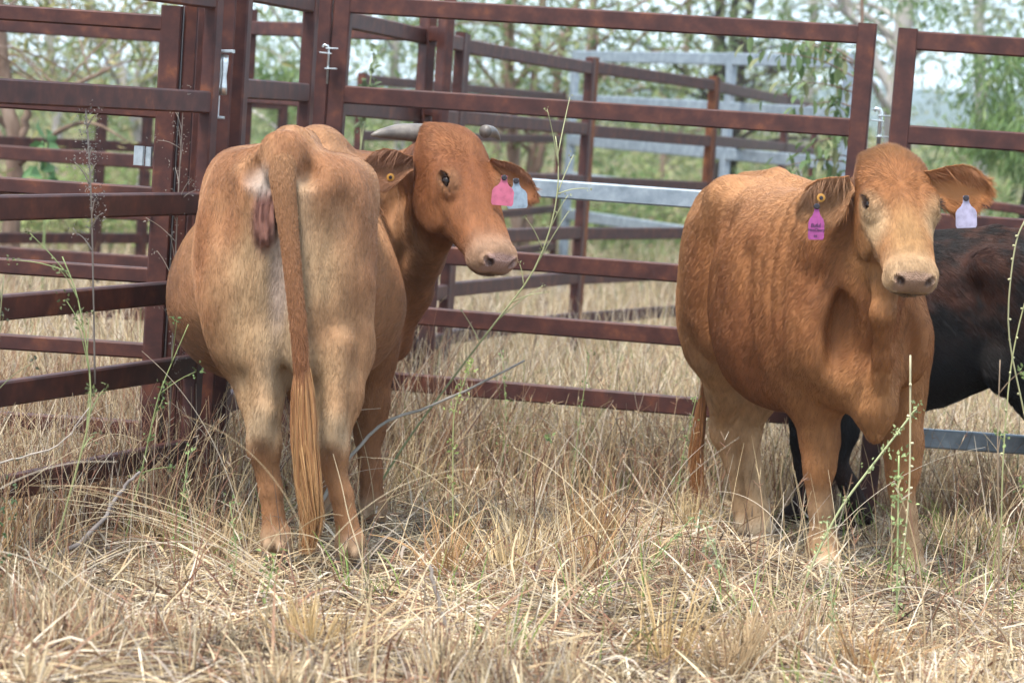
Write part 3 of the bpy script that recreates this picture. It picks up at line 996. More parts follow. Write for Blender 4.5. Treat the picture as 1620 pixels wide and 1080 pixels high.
# ---- polled cow facing the camera
C2 = cow_frame((.795, 10.48), (.29, -.957))
H2 = head_frame(C2.l(np.array((1.163, 8.99, 1.392))), dir_local(C2, .15, -.99), R_(47), R_(0))
P2 = dict(head=H2, hs=.99, hwid=1.10, shift=.12, bulge=(-.02, -.03), wide=.90, leg=1.0, hock_z=.42, hook_up=.035, hook_r=(.07, .05, .045), box=2.55, kr=.86, taper=.0,
          front_y=-.05, shw=.165,
          hl=(.10, .11), hr=(.0, .10), hl_hock=.08, hr_hock=.005, fl=(1.20, .23), fr=(1.10, -.035),
          back=-.012,
          crest=([(1.10, -.02, 1.15), (1.34, -.12, 1.14), H2.w((.05, 0, -.11))], [.15, .14, .10]),
          throat=([(1.22, -.03, .90), (1.40, -.08, .92), H2.w((.17, 0, -.17))], [.16, .13, .085]),
          folds=[([H2.w((.20, 0, -.17)), (1.62, -.10, .92), (1.54, -.055, .78), (1.47, -.03, .66)], [.065, .034, .030, .036], .03),
                 ([(1.36, -.03, .72), (1.42, -.02, .60), (1.42, -.015, .525)], [.10, .062, .030], .05)],
          dents=[((.62, -.34, 1.19), (.12, .07, .08), .08), ((.22, -.27, 1.26), (.10, .05, .05), .06), ((1.47, .075, .84), (.075, .045, .15), .06), ((1.45, -.16, .84), (.075, .045, .15), .06)],
          bumps=[], polled=True)
def lerp(a, b, t):
    return a + (np.asarray(b) - a) * np.asarray(t)[..., None]

def tone(c, k, grey):
    l = c @ np.array([.3, .59, .11])
    return (c + (l[:, None] - c) * grey) * k

def head_weight(q):
    d = np.linalg.norm(np.maximum(np.abs(q - [.24, 0, -.10]) - [.28, .12, .13], 0), axis=1)
    return 1 - smoothstep(.0, .14, d)

def blob(P, c, r, soft_=.6):
    d = np.linalg.norm((P - np.asarray(c)) / np.asarray(r), axis=1)
    return 1 - smoothstep(1 - soft_, 1 + soft_, d)

def head_colours(c, q, w, s, eye_ring, muzzle, nose, face=None, dark=None):
    """pale eye rings, muzzle and nose pad, in head coordinates"""
    if face is not None:
        f = blob(q, (.37 * s, 0, -.02), (.13, .055, .06), .5) * w
        c = lerp(c, face, f * .85)
        for t in (-1, 1):
            f = blob(q, (.26 * s, t * .085, -.055), (.075, .045, .05), .5) * w
            c = lerp(c, eye_ring, f * .8)
    for t in (-1, 1):
        f = blob(q, (.208 * s, t * .100, -.030), (.045, .036, .034), .4) * w
        c = lerp(c, eye_ring, f * .55)
    f = smoothstep(.36 * s, .47 * s, q[:, 0] + .25 * q[:, 2]) * w * smoothstep(-.185, -.15, q[:, 2])
    c = lerp(c, muzzle, f * .9)
    f = smoothstep(.485 * s, .500 * s, q[:, 0]) * smoothstep(-.094, -.080, q[:, 2]) * (1 - smoothstep(.058, .070, np.abs(q[:, 1]))) * w
    c = lerp(c, nose, f)
    for t in (-1, 1):
        f = blob(q, (.512 * s, t * .043, -.044), (.018, .012, .016), .35) * w
        c = lerp(c, (.05, .025, .02), f * .9)
        f = blob(q, (.208 * s, t * .103, -.028), (.025, .026, .018), .25) * w
        c = lerp(c, (.03, .015, .012), f * .95)
    f = blob(q, (.50 * s, 0, -.108), (.03, .06, .006), .5) * w
    return lerp(c, (.08, .045, .035), f * .8)

def col_cow1(P, q, s):
    n1 = fnoise(P, 6, 4, 1); n2 = fnoise(P, 19, 3, 2); n3 = fnoise(P * [1, 1, .35], 60, 2, 3)
    c = np.tile(np.array([.41, .20, .088]), (len(P), 1))
    c = lerp(c, (.27, .10, .035), smoothstep(.42, .66, n1) * .6)
    # paler, creamier behind the thighs and inside the legs
    back = 1 - smoothstep(.02, .26, P[:, 0])
    low = smoothstep(1.22, .95, P[:, 2]) * smoothstep(.28, .52, P[:, 2])
    cream = back * low * (1 - smoothstep(.10, .27, np.abs(P[:, 1] + .03)))
    c = lerp(c, (.50, .315, .16), np.clip(cream * 1.1, 0, 1) * (.55 + .45 * n2))
    pale = back * (1 - smoothstep(.035, .115, np.abs(P[:, 1] + .015 + .06 * (1.2 - P[:, 2])))) * smoothstep(1.26, 1.19, P[:, 2]) * smoothstep(.50, .62, P[:, 2])
    c = lerp(c, (.52, .365, .22), np.clip(pale, 0, 1) * .65)
    for cc, r, a in (((-.03, .17, 1.07), (.10, .06, .07), .7), ((.1, .26, 1.02), (.15, .05, .16), .8), ((.1, -.22, .95), (.2, .06, .2), .30), ((0, -.14, .78), (.15, .05, .08), .4)):
        c = lerp(c, (.32, .125, .045), blob(P, cc, r, .7) * a * (.5 + n2))
    # perineum
    per = blob(P, (-.05, .040, 1.095), (.06, .044, .11), .30) * back
    c = lerp(c, lerp(np.tile(np.array([.13, .048, .038]), (len(P), 1)), (.27, .115, .085), smoothstep(.35, .65, fnoise(P * [1, 1, .3], 70, 2, 9))), per * .95)
    per2 = blob(P, (-.02, -.01, .93), (.09, .032, .16), .5) * back
    c = lerp(c, (.50, .37, .30), per2 * .8)
    grey = blob(P, (-.02, .06, 1.21), (.08, .05, .05), .5)
    c = lerp(c, (.55, .49, .43), grey * .5)
    # belly, flank, forequarters
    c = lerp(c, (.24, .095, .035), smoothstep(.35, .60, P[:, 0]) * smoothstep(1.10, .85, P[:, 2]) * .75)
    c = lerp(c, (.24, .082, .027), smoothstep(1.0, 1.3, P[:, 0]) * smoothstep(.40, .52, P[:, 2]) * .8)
    # lower legs
    c = lerp(c, (.36, .165, .068), smoothstep(.46, .26, P[:, 2]) * smoothstep(.05, .12, P[:, 2]) * (1 - smoothstep(.7, .9, P[:, 0])) * .9)
    c = lerp(c, (.52, .36, .22), smoothstep(.19, .09, P[:, 2]) * .8)
    hk = blob(P, (-.02, .02, .46), (.06, .06, .07), .5) + blob(P, (-.02, -.195, .46), (.06, .06, .07), .5)
    c = lerp(c, (.54, .375, .22), np.clip(hk, 0, 1) * .75)
    c = lerp(c, (.23, .085, .03), (blob(P, (-.03, .02, .39), (.05, .04, .045), .5) + blob(P, (-.03, -.195, .39), (.05, .04, .045), .5)) * .6)
    w = head_weight(q)
    hc = lerp(np.tile(np.array([.255, .085, .027]), (len(P), 1)), (.33, .125, .045), smoothstep(.35, .7, n1))
    neck = smoothstep(-.30, -.05, -np.linalg.norm(q - [.05, 0, -.1], axis=1))
    c = lerp(c, (.25, .086, .028), np.clip(neck * 1.2, 0, 1) * .9)
    c = c + (hc - c) * w[:, None]
    c = head_colours(c, q, w, s, (.34, .18, .085), (.40, .235, .14), (.42, .25, .20))
    # greyish lower jaw and throat
    c = lerp(c, (.22, .085, .035), w * smoothstep(-.13, -.2, q[:, 2]) * .6)
    return tone(c, .72, .05) * (.80 + .40 * n3)[:, None]

def col_cow2(P, q, s):
    n1 = fnoise(P, 5.5, 4, 11); n2 = fnoise(P, 21, 3, 12); n3 = fnoise(P * [1, 1, .35], 60, 2, 13)
    c = np.tile(np.array([.36, .145, .050]), (len(P), 1))
    c = lerp(c, (.27, .095, .033), smoothstep(.45, .68, n1) * .6)
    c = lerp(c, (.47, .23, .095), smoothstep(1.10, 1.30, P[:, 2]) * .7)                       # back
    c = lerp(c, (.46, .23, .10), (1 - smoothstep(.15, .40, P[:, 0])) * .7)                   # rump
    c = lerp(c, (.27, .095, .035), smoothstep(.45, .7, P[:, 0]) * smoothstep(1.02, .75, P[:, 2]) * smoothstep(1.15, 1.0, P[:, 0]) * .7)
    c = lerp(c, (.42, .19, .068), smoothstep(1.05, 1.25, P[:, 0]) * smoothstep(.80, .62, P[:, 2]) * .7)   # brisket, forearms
    hind = 1 - smoothstep(.35, .55, P[:, 0])
    c = lerp(c, (.54, .32, .155), hind * smoothstep(.80, .55, P[:, 2]) * .8)
    c = lerp(c, (.56, .38, .21), smoothstep(.36, .24, P[:, 2]) * .55)
    c = lerp(c, (.66, .52, .36), smoothstep(.12, .05, P[:, 2]) * .8)
    c = lerp(c, (.25, .085, .03), blob(P, (1.50, -.02, .95), (.16, .12, .16), .6) * .5)
    w = head_weight(q)
    hc = lerp(np.tile(np.array([.31, .120, .038]), (len(P), 1)), (.26, .115, .036), smoothstep(.07, -.03, q[:, 0]) * .8)
    hc = lerp(hc, (.39, .185, .068), smoothstep(.15, .3, q[:, 0]) * .7)
    c = c + (hc - c) * w[:, None]
    c = head_colours(c, q, w, s, (.53, .355, .19), (.47, .30, .16), (.34, .205, .135), face=(.41, .22, .085))
    return tone(c, .74, .04) * (.80 + .40 * n3)[:, None]

def col_black(P, q, s):
    n1 = fnoise(P, 6, 3, 21); n2 = fnoise(P, 26, 3, 22)
    c = np.tile(np.array([.0065, .0048, .0042]), (len(P), 1))
    f = smoothstep(.80, 1.15, P[:, 2]) * smoothstep(.38, .62, n1 * .6 + n2 * .4)
    c = lerp(c, (.040, .0135, .007), f * .85)
    c = lerp(c, (.03, .012, .007), smoothstep(.4, .25, P[:, 2]) * .5)
    return c * (.7 + .6 * n2)[:, None]

def flow_field(P, q, H, w):
    """lay of the coat"""
    n = len(P)
    D = np.tile(np.array([-.62, 0.0, -.55]), (n, 1))
    leg = smoothstep(.72, .50, P[:, 2])
    D = lerp(D, (-.10, 0, -1.0), leg)
    up = smoothstep(1.15, 1.32, P[:, 2])
    D = lerp(D, (-1.0, 0, -.15), up * .8)
    rear = 1 - smoothstep(.05, .30, P[:, 0])
    D = lerp(D, (-.1, 0, -1.0), rear * .9)
    sw = fnoise(P, 3.2, 2, 31)[:, None] - .5
    D = D + sw * np.array([.5, .5, .9])
    # face: whorl between the eyes
    o = np.array([.14, 0.0, 0.0])
    hd = q - o
    hd[:, 2] *= .6
    hd = hd / (np.linalg.norm(hd, axis=1)[:, None] + 1e-6)
    hw = hd @ H.A
    nk = smoothstep(-.55, -.25, -np.linalg.norm(q - [.0, 0, -.1], axis=1))
    neckd = np.array([-.45, 0, -.75])
    D = lerp(D, neckd, nk * .6)
    return D + (hw * 1.3 - D) * w[:, None]

def coat(name, V, Q, Nv, H, s, colour, n, ln_body, ln_head, ln_leg, m, parent, rad=.0006, extra=None, dark_var=.18):
    q0 = H.l(V)
    eyes = np.zeros(len(V))
    for t in (-1, 1):
        eyes = np.maximum(eyes, blob(q0, (.208 * s, t * .103, -.028), (.026, .026, .022), .15))
        eyes = np.maximum(eyes, blob(q0, (.515 * s, t * .043, -.044), (.022, .018, .018), .2))
    nose = smoothstep(.485 * s, .497 * s, q0[:, 0]) * smoothstep(-.098, -.085, q0[:, 2]) * (np.abs(q0[:, 1]) < .2)
    hw = head_weight(q0)
    dens = (1 + 1.6 * hw) * (1 - np.maximum(eyes, nose * (hw > .5)))
    dens *= smoothstep(.05, .09, V[:, 2])
    if extra is not None:
        dens = dens * extra(V)
    P, tri, bw = sample_surface(V, Q, n, np.maximum(dens, 0))
    Nn = (Nv[tri] * bw[:, :, None]).sum(1)
    Nn /= np.linalg.norm(Nn, axis=1)[:, None]
    q = H.l(P)
    w = head_weight(q)
    D = flow_field(P, q.copy(), H, w)
    ln = np.full(n, ln_body)
    ln = ln + (ln_leg - ln) * smoothstep(.55, .35, P[:, 2])
    ln = ln + (ln_head - ln) * w
    poll = (1 - smoothstep(-.02, .10, q[:, 0])) * smoothstep(-.12, -.03, q[:, 2]) * w
    ln = ln * (1 + 1.6 * poll)
    ln = ln * (.6 + .8 * rng.random(n))
    S = strands(P, Nn, D, ln, lift=.11, k=4, droop=.03, jitter=.11)
    fd = np.array([-.70, 0, -.71])
    st = fnoise(P - .82 * np.outer(P @ fd, fd), 105, 2, 61)
    c = colour(P, q, s) * (1 - dark_var + 2 * dark_var * (.45 * rng.random(n) + .55 * smoothstep(.25, .75, st)))[:, None]
    r = rad * (.7 + .6 * rng.random(n))[:, None] * np.array([1.0, .9, .65, .2])[None]
    r = r * (1 - .35 * w)[:, None]
    return hair_obj(name, S, r, c, m, parent)

def body_obj(V, Q, H, s, colour, root):
    q = H.l(V)
    me = np_mesh('body', V, Q, True, colour(V, q, s))
    w = smoothstep(.480 * s, .497 * s, q[:, 0]) * smoothstep(-.10, -.085, q[:, 2]) * (np.abs(q[:, 1]) < .075) * (head_weight(q) > .6)
    a = me.attributes.new('wet', 'FLOAT', 'POINT')
    a.data.foreach_set('value', w.astype(np.float32))
    return link('body', me, SKINM, root)

def lashes(H, s, w, root, col):
    n = 26
    for t in (-1, 1):
        u = np.linspace(-1, 1, n)
        x = .208 + .024 * u; z = -.018 + .011 * (1 - u * u)
        b = np.stack([x * s, np.full(n, t * .1085 * s * w), z * s], -1)
        d = np.stack([.10 + .35 * u, np.full(n, t * .85), .30 + 0 * u], -1) + rng.normal(0, .12, (n, 3))
        d /= np.linalg.norm(d, axis=1)[:, None]
        k = np.linspace(0, 1, 4)[None, :, None]
        S = b[:, None] + d[:, None] * k * .020 + np.array([.35, 0, -.30]) * (k ** 2) * .012
        W = np.einsum('nki,ij->nkj', S, H.A) + H.o
        hair_obj('eyelashes', W, np.full((n, 4), .0007) * np.array([1, .9, .7, .3]), np.tile(np.array(col), (n, 1)), FURM, root)

def place(root, C):
    A = C.A
    root.matrix_world = Matrix(((A[0, 0], A[1, 0], A[2, 0], C.o[0]), (A[0, 1], A[1, 1], A[2, 1], C.o[1]), (A[0, 2], A[1, 2], A[2, 2], C.o[2]), (0, 0, 0, 1)))

def eyes_for(H, s, w, root, which=(-1, 1)):
    for t in which:
        bm = bmesh.new()
        bmesh.ops.create_uvsphere(bm, u_segments=20, v_segments=12, radius=.0208 * s)
        me = bpy.data.meshes.new('eye'); bm.to_mesh(me); bm.free()
        for p in me.polygons: p.use_smooth = True
        link('eye', me, EYEM, root, H.w((.208 * s, t * .0885 * s * w, -.0360 * s)))

def ear_for(C, base_w, out_w, nrm_w, ln, wd, droop, co, ci, root, nh, hl, fringe):
    """an ear with its own short coat and long inner fringe"""
    b = C.l(np.array(base_w)); o_ = np.array(out_w) @ C.A.T; nn = np.array(nrm_w) @ C.A.T
    V, F, cols, fr = ear_mesh(b, o_, nn, ln, wd, droop, co, ci)
    e = link('ear', np_mesh('ear', V, F, True, cols), SKINM, root)
    Nv = vnormals(V, F)
    P, tri, bw = sample_surface(V, F, nh)
    Nn = (Nv[tri] * bw[:, :, None]).sum(1)
    side, out, nrm = fr[2], fr[1], fr[3]
    inner = (Nn @ nrm) > .2
    n = len(P)
    D = np.tile(out, (n, 1)) + .35 * np.outer(np.sign((P - fr[0]) @ side), side)
    lnn = hl * (.5 + rng.random(n))
    u = ((P - fr[0]) @ out) / ln
    vv = ((P - fr[0]) @ side) / (wd * .5)
    top = inner & (vv < -.15) & (u < .75)
    D[top] = .55 * out + .9 * side
    lnn[top] = fringe * (.5 + .8 * rng.random(top.sum())) * (1.1 - .5 * u[top])
    edge = (np.abs(vv) > .72) | (u > .9)
    lnn[edge] *= 2.2
    S = strands(P, Nn, D, lnn, lift=.35, k=5, droop=.18, jitter=.25)
    cc = np.where(inner[:, None], np.array(ci), np.array(co)) * (.7 + .6 * rng.random((n, 1)))
    cc[top] = (np.array(ci) * 1.3 + .04) * (.7 + .6 * rng.random((top.sum(), 1)))
    r = .0006 * np.ones((n, 1)) * np.array([1, .95, .8, .55, .2])[None]
    hair_obj('ear_hair', S, r, cc, FURM, e)
    return fr

def tag_for(C, top_w, down_w, right_w, w, h, m, root, label=None, stud=True, text=None):
    mb_ = MB()
    tp = C.l(np.array(top_w)); dn = np.array(down_w) @ C.A.T; rt = np.array(right_w) @ C.A.T
    nrm = tag_flag(mb_, tp, dn, rt, w, h)
    t = link('ear_tag', mb_.mesh('ear_tag', False), m, root)
    if label: t['label'] = label
    if stud:
        mb_ = MB()
        toc = unit((EYE - np.array(top_w)) @ C.A.T)
        if nrm @ toc < 0: nrm = -nrm
        c = tp + unit(dn) * (.07 * h)
        mb_.tube([c - nrm * .004, c + nrm * .005, c + nrm * .006], [.0095, .0095, .006], 12)
        link('stud', mb_.mesh('stud', False), BLKM, t)
    if text:
        down = unit(dn); right = unit(rt - down * (rt @ down)); nz_ = np.cross(right, -down)
        for body, yy, sz, xx in text:
            cu = bpy.data.curves.new('lettering', 'FONT')
            cu.body = body; cu.size = sz; cu.align_x = 'CENTER'; cu.align_y = 'CENTER'
            cu.space_character = .92; cu.shear = .2; cu.extrude = .0002
            tmp = bpy.data.objects.new('lettering_curve', cu)
            COL.objects.link(tmp)
            bpy.context.view_layer.update()
            me = bpy.data.meshes.new_from_object(tmp.evaluated_get(bpy.context.evaluated_depsgraph_get()))
            bpy.data.objects.remove(tmp)
            me.name = 'lettering'
            me.materials.clear()
            o = link('lettering', me, INKM, t)
            p = tp + down * (yy * h) + right * (xx * w) + np.cross(right, down) * (.05 * h * yy * yy) + nz_ * .0022
            o.matrix_local = Matrix(((right[0], -down[0], nz_[0], p[0]), (right[1], -down[1], nz_[1], p[1]), (right[2], -down[2], nz_[2], p[2]), (0, 0, 0, 1)))
    return t

def button_for(C, p_w, n_w, m, root, r=.013):
    p = C.l(np.array(p_w)); n = unit(np.array(n_w) @ C.A.T)
    mb_ = MB(); mb_.tube([p, p + n * .004, p + n * .005], [r, r, r * .7], 14)
    t = link('ear_tag', mb_.mesh('ear_tag', False), m, root)
    mb_ = MB(); mb_.tube([p + n * .0045, p + n * .009], [r * .5, r * .35], 10)
    link('stud', mb_.mesh('stud', False), BLKM, t)

def tail_for(pts, rad, col_a, col_b, root, nfur, switch_from, switch_pts, nsw, spread, sw_cols):
    P = np.array(pts, float)
    t0 = np.linspace(0, 1, len(P)); t = np.linspace(0, 1, 40)
    Pc = np.stack([np.interp(t, t0, P[:, i]) for i in range(3)], -1)
    for _ in range(3):
        Pc[1:-1] = .25 * Pc[:-2] + .5 * Pc[1:-1] + .25 * Pc[2:]
    rr = np.interp(t, t0, rad)
    V, F, caps = tube_vf(Pc, rr, 14, True)
    cl = np.repeat(np.array(col_a)[None] + (np.array(col_b) - np.array(col_a))[None] * t[:, None], 14, 0)
    cl = cl * (.85 + .3 * fnoise(V, 30, 2))[:, None]
    F = np.array(F)
    o = link('tail', np_mesh('tail', V, [F, np.array(caps)], True, cl), SKINM, root)
    Nv = vnormals(V, F)
    S0, tri, bw = sample_surface(V, F, nfur)
    Nn = (Nv[tri] * bw[:, :, None]).sum(1)
    T = np.gradient(Pc, axis=0); T /= np.linalg.norm(T, axis=1)[:, None]
    ti = (tri[:, 0] // 14)
    tt = t[ti]
    S = strands(S0, Nn, T[ti], (.014 + .02 * smoothstep(.6, 1, tt)) * (.6 + .8 * rng.random(nfur)), lift=.3, k=4, jitter=.2)
    cc = (np.array(col_a)[None] + (np.array(col_b) - np.array(col_a))[None] * tt[:, None]) * (.75 + .5 * rng.random((nfur, 1)))
    hair_obj('tail_hair', S, .0006 * np.ones((nfur, 1)) * np.array([1, .9, .65, .2])[None], cc, FURM, o)
    # switch
    W = np.array(switch_pts, float)
    k = 9
    s = np.linspace(0, 1, k)
    st = rng.random(nsw) ** 1.3 * .45
    ang = rng.random(nsw) * 2 * np.pi; rad_ = np.sqrt(rng.random(nsw))
    ln = .40 + .60 * rng.random(nsw) ** 1.3
    Wt = np.linspace(0, 1, len(W))
    uu = st[:, None] + (1 - st[:, None]) * s[None] * ln[:, None]
    base = np.stack([np.interp(uu, Wt, W[:, i]) for i in range(3)], -1)
    spr = np.interp(uu, np.linspace(0, 1, len(spread)), spread)
    clump = fnoise(np.stack([np.cos(ang) * 2, np.sin(ang) * 2, rad_ * 2], -1), 1.6, 2)
    wv = .016 * np.sin(uu * 8 + ang[:, None] * 2 + clump[:, None] * 10) * uu
    off = np.stack([np.cos(ang)[:, None] * spr * rad_[:, None] * .7 + wv, np.sin(ang)[:, None] * spr * rad_[:, None] + wv, np.zeros_like(spr)], -1)
    Sw = base + off
    a, b = np.array(sw_cols[0]), np.array(sw_cols[1])
    cc = (a[None] + (b - a)[None] * (rng.random((nsw, 1)) * .6 + st[:, None])) * (.7 + .6 * rng.random((nsw, 1)))
    r = .0009 * np.ones((nsw, 1)) * np.linspace(1, .35, k)[None]
    hair_obj('tail_switch', Sw, r, np.clip(cc, 0, 1), FURM, o)
    return o

HAIR = 1.0

def build_cow1():
    C, P, H = C1, P1, H1
    s, w = P['hs'], P['hwid']
    root = empty('cow'); place(root, C)
    tag(root, 'light brown horned cow seen from behind, turning her head back over her side', 'cow', 'cattle in the yard')
    P['fine'] = .0045; P['coarse'] = .008
    V, Q = make_body(P)
    q = H.l(V)
    # loose skin: wrinkles on the neck and fine unevenness everywhere
    Nv = vnormals(V, Q)
    wr = fnoise(V * [1, 1, 1], 8, 2, 5) - .5
    V = V + Nv * (.009 * wr * (1 - head_weight(q)))[:, None]
    # muscle grooves down the back of the thighs, wrinkled skin under the tail
    zb = smoothstep(.66, .80, V[:, 2]) * smoothstep(1.16, 1.0, V[:, 2]) * (1 - smoothstep(.10, .22, V[:, 0]))
    for y0, a_ in ((.165, .010), (-.165, .009)):
        V = V - Nv * (a_ * zb * np.exp(-((V[:, 1] - y0 - .05 * (V[:, 2] - .9)) / .024) ** 2))[:, None]
    pm = blob(V, (-.05, .040, 1.095), (.07, .042, .10), .3) * (V[:, 0] < .05)
    V = V + Nv * (pm * .0045 * np.sin(V[:, 1] * 330 + 5 * fnoise(V, 14, 2, 8)))[:, None]
    nk = smoothstep(-.42, -.22, -np.linalg.norm(q - [-.05, 0, -.12], axis=1)) * (1 - head_weight(q))
    V = V + Nv * (nk * .006 * np.sin(V[:, 0] * 60 + V[:, 1] * 75 + 4 * fnoise(V, 5, 2)))[:, None]
    Nv = vnormals(V, Q)
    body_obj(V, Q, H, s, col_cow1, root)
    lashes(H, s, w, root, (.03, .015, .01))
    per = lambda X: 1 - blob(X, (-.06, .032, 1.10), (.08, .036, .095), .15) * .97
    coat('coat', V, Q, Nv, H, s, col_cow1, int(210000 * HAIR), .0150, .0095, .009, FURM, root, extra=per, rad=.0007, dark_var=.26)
    eyes_for(H, s, w, root)
    co, ci = (.20, .075, .028), (.22, .10, .05)
    ear_for(C, (-.365, 9.42, 1.252), (-.93, -.02, -.12), (-.12, -.98, -.1), .165, .145, .18, co, ci, root, int(16000 * HAIR), .010, .05)
    ear_for(C, (-.115, 9.43, 1.265), (.83, -.05, -.42), (-.15, -.97, .1), .19, .115, .2, co, (.22, .085, .035), root, int(14000 * HAIR), .009, .02)
    button_for(C, (-.435, 9.40, 1.195), (-.1, -1, -.1), BUTM, root)
    tag_for(C, (-.060, 9.285, 1.228), (-.02, 0, -1), (1, .0, 0), .072, .098, PINKM, root, 'pink ear tag', True)
    tag_for(C, (-.022, 9.37, 1.218), (.12, 0, -1), (1, .1, 0), .068, .098, PALEM, root, 'pale grey ear tag', True)
    # horns: near one whole, far one foreshortened
    for bp, tp, up, r0 in (((-.345, 9.48, 1.345), (-.508, 9.40, 1.335), .007, .033), ((-.135, 9.47, 1.365), (-.085, 9.58, 1.345), .012, .022)):
        a, b = C.l(np.array(bp)), C.l(np.array(tp))
        t = np.linspace(0, 1, 14)
        pts = a + (b - a) * t[:, None]
        pts[:, 2] += up * np.sin(t * 3.1) - .006 * t
        mb_ = MB(); mb_.tube(pts, np.interp(t, [0, .5, .85, 1], [r0, r0 * .80, r0 * .42, r0 * .12]), 14)
        link('horn', mb_.mesh('horn'), HORNM, root)
    for key, dx in (('hl', .075), ('hr', .075), ('fl', .035), ('fr', .035)):
        fx, fy = P[key]
        link('hoof', hoof_mesh((fx + dx, fy, -.002), (1, .05, 0)).mesh('hoof', False), HOOFM, root)
    tail_for([(.10, .01, 1.315), (.02, .012, 1.305), (-.045, .004, 1.262), (-.072, -.008, 1.19), (-.085, -.035, 1.06), (-.10, -.060, .92), (-.12, -.090, .76), (-.128, -.108, .62)],
             [.020, .038, .043, .035, .028, .024, .020, .016], (.31, .165, .080), (.20, .078, .032), root, int(16000 * HAIR), .6,
             [(-.125, -.104, .70), (-.13, -.115, .58), (-.135, -.128, .44), (-.138, -.150, .30), (-.135, -.168, .20), (-.13, -.155, .10)], int(2300 * HAIR),
             [.015, .036, .038, .034, .028, .018], ((.19, .066, .026), (.42, .245, .105)))
    return root

def build_cow2():
    C, P, H = C2, P2, H2
    s, w = P['hs'], P['hwid']
    root = empty('cow'); place(root, C)
    tag(root, 'tan polled cow facing the camera with a magenta tag and a lilac tag', 'cow', 'cattle in the yard')
    P['fine'] = .0045; P['coarse'] = .008
    V, Q = make_body(P)
    q = H.l(V)
    Nv = vnormals(V, Q)
    hw = head_weight(q)
    wr = fnoise(V, 7, 2, 6) - .5
    V = V + Nv * (.010 * wr * (1 - hw))[:, None]
    # diagonal rib and skin creases on the barrel, vertical folds at the shoulder
    rib = smoothstep(.50, .66, V[:, 0]) * smoothstep(1.14, 1.0, V[:, 0]) * smoothstep(.75, .95, V[:, 2]) * smoothstep(1.26, 1.12, V[:, 2])
    V = V + Nv * (rib * .0032 * np.sin(V[:, 0] * 62 - V[:, 2] * 34 + 3 * fnoise(V, 3, 2)))[:, None]
    sho = smoothstep(1.05, 1.2, V[:, 0]) * smoothstep(1.55, 1.4, V[:, 0]) * smoothstep(.7, .85, V[:, 2]) * (1 - hw)
    V = V + Nv * (sho * .0022 * np.sin(V[:, 0] * 75 + V[:, 1] * 40 + 5 * fnoise(V, 4, 2)))[:, None]
    crease = 1.9 * np.exp(-((V[:, 0] - 1.045 + .12 * (V[:, 2] - .9)) / .050) ** 2) * smoothstep(.6, .7, V[:, 2]) * smoothstep(1.15, 1.05, V[:, 2])
    V = V - Nv * (.008 * crease)[:, None]
    fl = np.exp(-((V[:, 0] - .47 - .22 * (V[:, 2] - .95) ** 2 + .10 * (V[:, 2] - .9)) / .065) ** 2) * smoothstep(.66, .78, V[:, 2]) * smoothstep(1.22, 1.08, V[:, 2])
    V = V - Nv * (.017 * fl)[:, None]
    el = np.exp(-((V[:, 0] - 1.02) / .05) ** 2 - ((V[:, 2] - .66) / .09) ** 2)
    V = V - Nv * (.018 * el)[:, None]
    Nv = vnormals(V, Q)
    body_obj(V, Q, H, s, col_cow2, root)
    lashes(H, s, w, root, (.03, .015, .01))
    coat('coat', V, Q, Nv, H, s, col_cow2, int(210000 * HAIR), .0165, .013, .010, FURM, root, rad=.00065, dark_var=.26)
    eyes_for(H, s, w, root)
    co, ci = (.30, .125, .045), (.30, .15, .07)
    ear_for(C, (1.030, 8.98, 1.292), (-.78, -.02, -.48), (.10, -.98, -.1), .175, .155, .12, co, ci, root, int(24000 * HAIR), .013, .07)
    ear_for(C, (1.255, 9.0, 1.318), (.97, .0, -.06), (.05, -.98, -.15), .215, .165, .12, co, (.34, .14, .05), root, int(24000 * HAIR), .013, .07)
    button_for(C, (.935, 8.915, 1.232), (.2, -1, 0), BUTM, root, .0135)
    tag_for(C, (.922, 8.895, 1.213), (.05, 0, -1), (1, 0, .05), .050, .112, PINK2, root, 'magenta ear tag with handwriting', True,
            [('Buful', .60, .0165, -.06), ('HosDeery', .73, .0135, .0), ('64', .90, .011, -.05)])
    tag_for(C, (1.385, 8.90, 1.268), (.10, 0, -1), (1, 0, .1), .066, .10, LILAC, root, 'pale lilac ear tag', True)
    for key, dx in (('hl', .075), ('hr', .075), ('fl', .035), ('fr', .035)):
        fx, fy = P[key]
        link('hoof', hoof_mesh((fx + dx, fy, -.002), (1, .05, 0)).mesh('hoof', False), HOOFM, root)
    tail_for([(.08, .0, 1.27), (-.03, .0, 1.24), (-.075, .0, 1.14), (-.08, .0, .95), (-.085, -.02, .75), (-.085, -.035, .56)],
             [.03, .042, .034, .026, .019, .013], (.33, .15, .06), (.24, .095, .034), root, int(4000 * HAIR), .6,
             [(-.085, -.035, .62), (-.09, -.045, .45), (-.09, -.055, .3), (-.085, -.045, .14)], int(900 * HAIR),
             [.010, .018, .018, .010], ((.22, .085, .033), (.34, .165, .065)))
    return root

